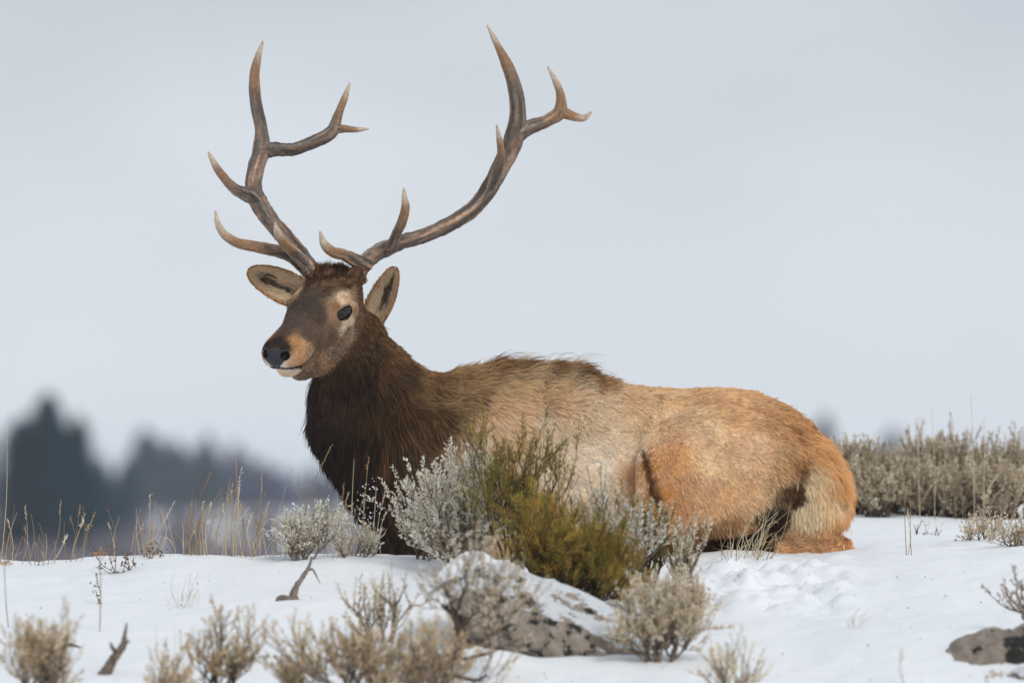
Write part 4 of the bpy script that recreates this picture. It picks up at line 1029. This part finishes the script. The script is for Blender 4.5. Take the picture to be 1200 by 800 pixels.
grass('grass_tuft', 'dense clump of tall dry grass with seed heads on the ridge', [(223, 646, 247, 555), (222, 646, 224, 588), (241, 646, 261, 574), (228, 646, 240, 590), (215, 646, 214, 610)] + fan(232, 647, 9, 24, 55, .2, 5), 4, .7)
grass('grass_tuft', 'tallest dry grass clump on the ridge left of the small pale sagebrush', [(270, 648, 277, 537), (276, 648, 283, 548), (284, 648, 280, 570), (299, 650, 307, 558), (312, 650, 314, 590), (266, 648, 268, 580)] + fan(284, 649, 12, 30, 60, .1, 6), 5, .7)
grass('grass_tuft', 'long slanting dry grass stalk rising towards the elk chest', [(353, 652, 388, 523), (335, 652, 342, 548), (346, 652, 349, 558), (360, 652, 372, 570), (350, 652, 362, 580)] + fan(350, 652, 6, 20, 50, .25, 7), 6, .7)
grass('grass_tuft', 'pale dry grass stalks standing before the dark chest of the elk', [(414, 648, 415, 538), (426, 648, 432, 536), (404, 650, 403, 568), (436, 648, 441, 570), (440, 648, 451, 576), (418, 648, 412, 590), (430, 648, 428, 580), (446, 648, 452, 600)] + fan(428, 650, 10, 22, 45, .1, 8), 7, .4)
grass('grass_tuft', 'fan of pale dry grass in front of the haunch and rump', fan(888, 655, 18, 34, 62, .32, 9) + fan(860, 655, 8, 20, 40, .1, 19), 8, .15)
grass('grass_tuft', 'few dry stalks below the stifle beside the snow mound', fan(800, 672, 7, 16, 60, .1, 10), 9, .3)
grass('grass_tuft', 'two tall stalks on open snow before the right thicket', [(1062, 650, 1060, 572), (1068, 650, 1067, 590), (1064, 650, 1063, 600)], 10, 1.0)
grass('grass_tuft', 'single dry stalk on the snow at lower right', [(1058, 802, 1056, 760), (1060, 802, 1058, 768)], 11, 1.0)
grass('grass_tuft', 'faint thin grass stems on the snow below the ridge', fan(215, 712, 10, 26, 42, .05, 12), 12, 0, r=.0006)
grass('grass_tuft', 'dry grass stems beside the forked sagebrush at lower left', fan(185, 795, 9, 26, 60, .1, 13), 13, .2, r=.0008)
grass('grass_tuft', 'tall thin stalks sticking up above the right thicket', [(1078, 610, 1078, 488), (1095, 610, 1092, 480), (1142, 610, 1138, 462), (1152, 610, 1153, 490), (1186, 610, 1185, 492), (1120, 610, 1117, 492)], 14, 0)
grass('grass_tuft', 'short dry stalks poking out of the trampled snow below the haunch', fan(1005, 735, 6, 16, 24, .4, 15), 15, 0, r=.0007)

for q, (x_, n_, h_) in enumerate([(20, 8, 70), (90, 8, 60), (150, 10, 55), (205, 10, 75), (255, 12, 85), (300, 12, 80), (330, 8, 70), (385, 12, 75)]):
    grass('grass_tuft', 'wispy dry grass on the snow ridge ' + ['at the far left edge', 'left of the branching weed', 'right of the branching weed', 'just left of the dense grass clump', 'between the two tall grass clumps', 'right of the tallest grass clump', 'left of the small pale sagebrush', 'between the two small pale sagebrushes'][q], fan(x_, np.interp(x_, CREST[:, 0], CREST[:, 1]) + 3, n_, 36, h_, .12, 400 + q), 420 + q, .35, r=.0010)
def weed(label, base, tops, seed, cat='plant', leafc='6b4a38', flat=False):
    R = np.random.default_rng(seed); b_ = hit(*base); o = empty('dried_weed', b_, label, cat, 'dried weeds in the snow'); m = MB(); h = MB()
    for (tx, ty) in tops:
        p1 = P(tx, ty, b_[1] + R.normal() * .03); mid = (b_ + p1) / 2 + R.normal(size=3) * .012
        q = smooth_path([b_ - A([0, 0, .03]), b_, mid, p1], 12); m.tube(q, np.linspace(.0022, .0012, 12), lin('85705c'), 5, .2, False)
        for w_ in range(34 if flat else 16):
            a = p1 + R.normal(size=3) * (A([.018, .012, .004]) if flat else A([.012, .012, .012])) if flat or w_ > 5 else q[R.integers(5, 12)]
            e_ = R.normal(size=3) + A([0, 0, .5]); e_ /= np.linalg.norm(e_); s_ = perp(e_, R) * .004; l_ = .007 + .007 * R.random()
            h.add([a, a + e_ * l_ * .5 + s_, a + e_ * l_, a + e_ * l_ * .5 - s_], [[0, 1, 2, 3]], lin(leafc) * (.7 + .7 * R.random()))
    m.build('stem', M_stem, o); tag(h.build('dead_leaves', M_leaf, o, False), kind='stuff')
weed('branching dried weed with brown leaves on the left of the ridge', (135, 672), [(126, 596), (112, 650), (130, 640), (118, 664), (146, 664)], 21)
weed('low brown dried weed right of the branching one on the ridge', (152, 668), [(150, 650), (158, 662), (146, 655)], 22)
weed('small brown dried weed on the ridge below the dense grass', (178, 654), [(172, 648), (180, 640), (186, 650)], 23)
weed('flat-topped dried flower stalk on the ridge at left', (117, 740), [(117, 648)], 24, leafc='b08a62', flat=True)
weed('flat-topped dried flower stalk near the left edge', (10, 735), [(5, 660)], 25, leafc='b08a62', flat=True)
weed('flat dried flower head beside the lichen rock at lower right', (1168, 812), [(1166, 790)], 26, leafc='b08a62', flat=True)
weed('thin red-brown weed stem below the branching one', (116, 708), [(114, 680), (112, 690)], 27)

# crumbs of bark and leaf litter on the snow
R = np.random.default_rng(55); m = MB()
for _ in range(130):
    x, y_ = R.uniform(0, 1200), R.uniform(668, 800); c = hit(x, y_)
    if c[1] > 33: continue
    rr_ = R.uniform(.002, .005); e1 = perp(A([0, 0, 1.]), R) * rr_; e2 = perp(A([0, 0, 1.]), R) * rr_
    m.add([c - e1, c + e2, c + e1, c - e2, c + A([0, 0, rr_])], [[0, 1, 4], [1, 2, 4], [2, 3, 4], [3, 0, 4]], lin('5c4a3e'))
tag(m.build('leaf_litter', M_bark), 'dark crumbs of leaf litter scattered on the snow', 'litter', kind='stuff')
# snow stuck in the mane
m = MB(); px_ = 600 + BV[:, 0] * FPX / BV[:, 1]; py_ = HOR - (BV[:, 2] - CZ) * FPX / BV[:, 1]
cand = np.flatnonzero((BN[:, 1] < -.2) & (np.hypot((px_ - 440) / 14, (py_ - 575) / 26) < 1))
for q in R.choice(cand, min(60, len(cand)), replace=False):
    c = BV[q] + BN[q] * R.uniform(.03, .045) - A([0, 0, .03]); rr_ = R.uniform(.0015, .0045)
    m.add(c + rr_ * A([(1, 0, 0), (-1, 0, 0), (0, 1, 0), (0, -1, 0), (0, 0, 1), (0, 0, -1)]), [[0, 2, 4], [2, 1, 4], [1, 3, 4], [3, 0, 4], [2, 0, 5], [1, 2, 5], [3, 1, 5], [0, 3, 5]], (.9, .92, .94))
tag(m.build('snow_flecks', M_snow, elk), kind='stuff')

# ------------------------------------------------------------------ haze
hz = bpy.data.materials.new('haze'); hz.use_nodes = True; t = hz.node_tree; t.nodes.clear()
vo = t.nodes.new('ShaderNodeVolumePrincipled'); vo.inputs['Color'].default_value = (.86, .88, .93, 1); vo.inputs['Density'].default_value = .00028; vo.inputs['Anisotropy'].default_value = .2
oo = t.nodes.new('ShaderNodeOutputMaterial'); t.links.new(vo.outputs[0], oo.inputs['Volume'])
x0, x1, y0, y1, z0, z1 = -1700, 1700, -80, 4700, -3.0, 14.0
V = A([(x, y, z) for x in (x0, x1) for y in (y0, y1) for z in (z0, z1)])
tag(mesh_obj('haze', V, A([[0, 1, 3, 2], [4, 6, 7, 5], [0, 4, 5, 1], [2, 3, 7, 6], [0, 2, 6, 4], [1, 5, 7, 3]]), hz, smooth=False), kind='stuff')
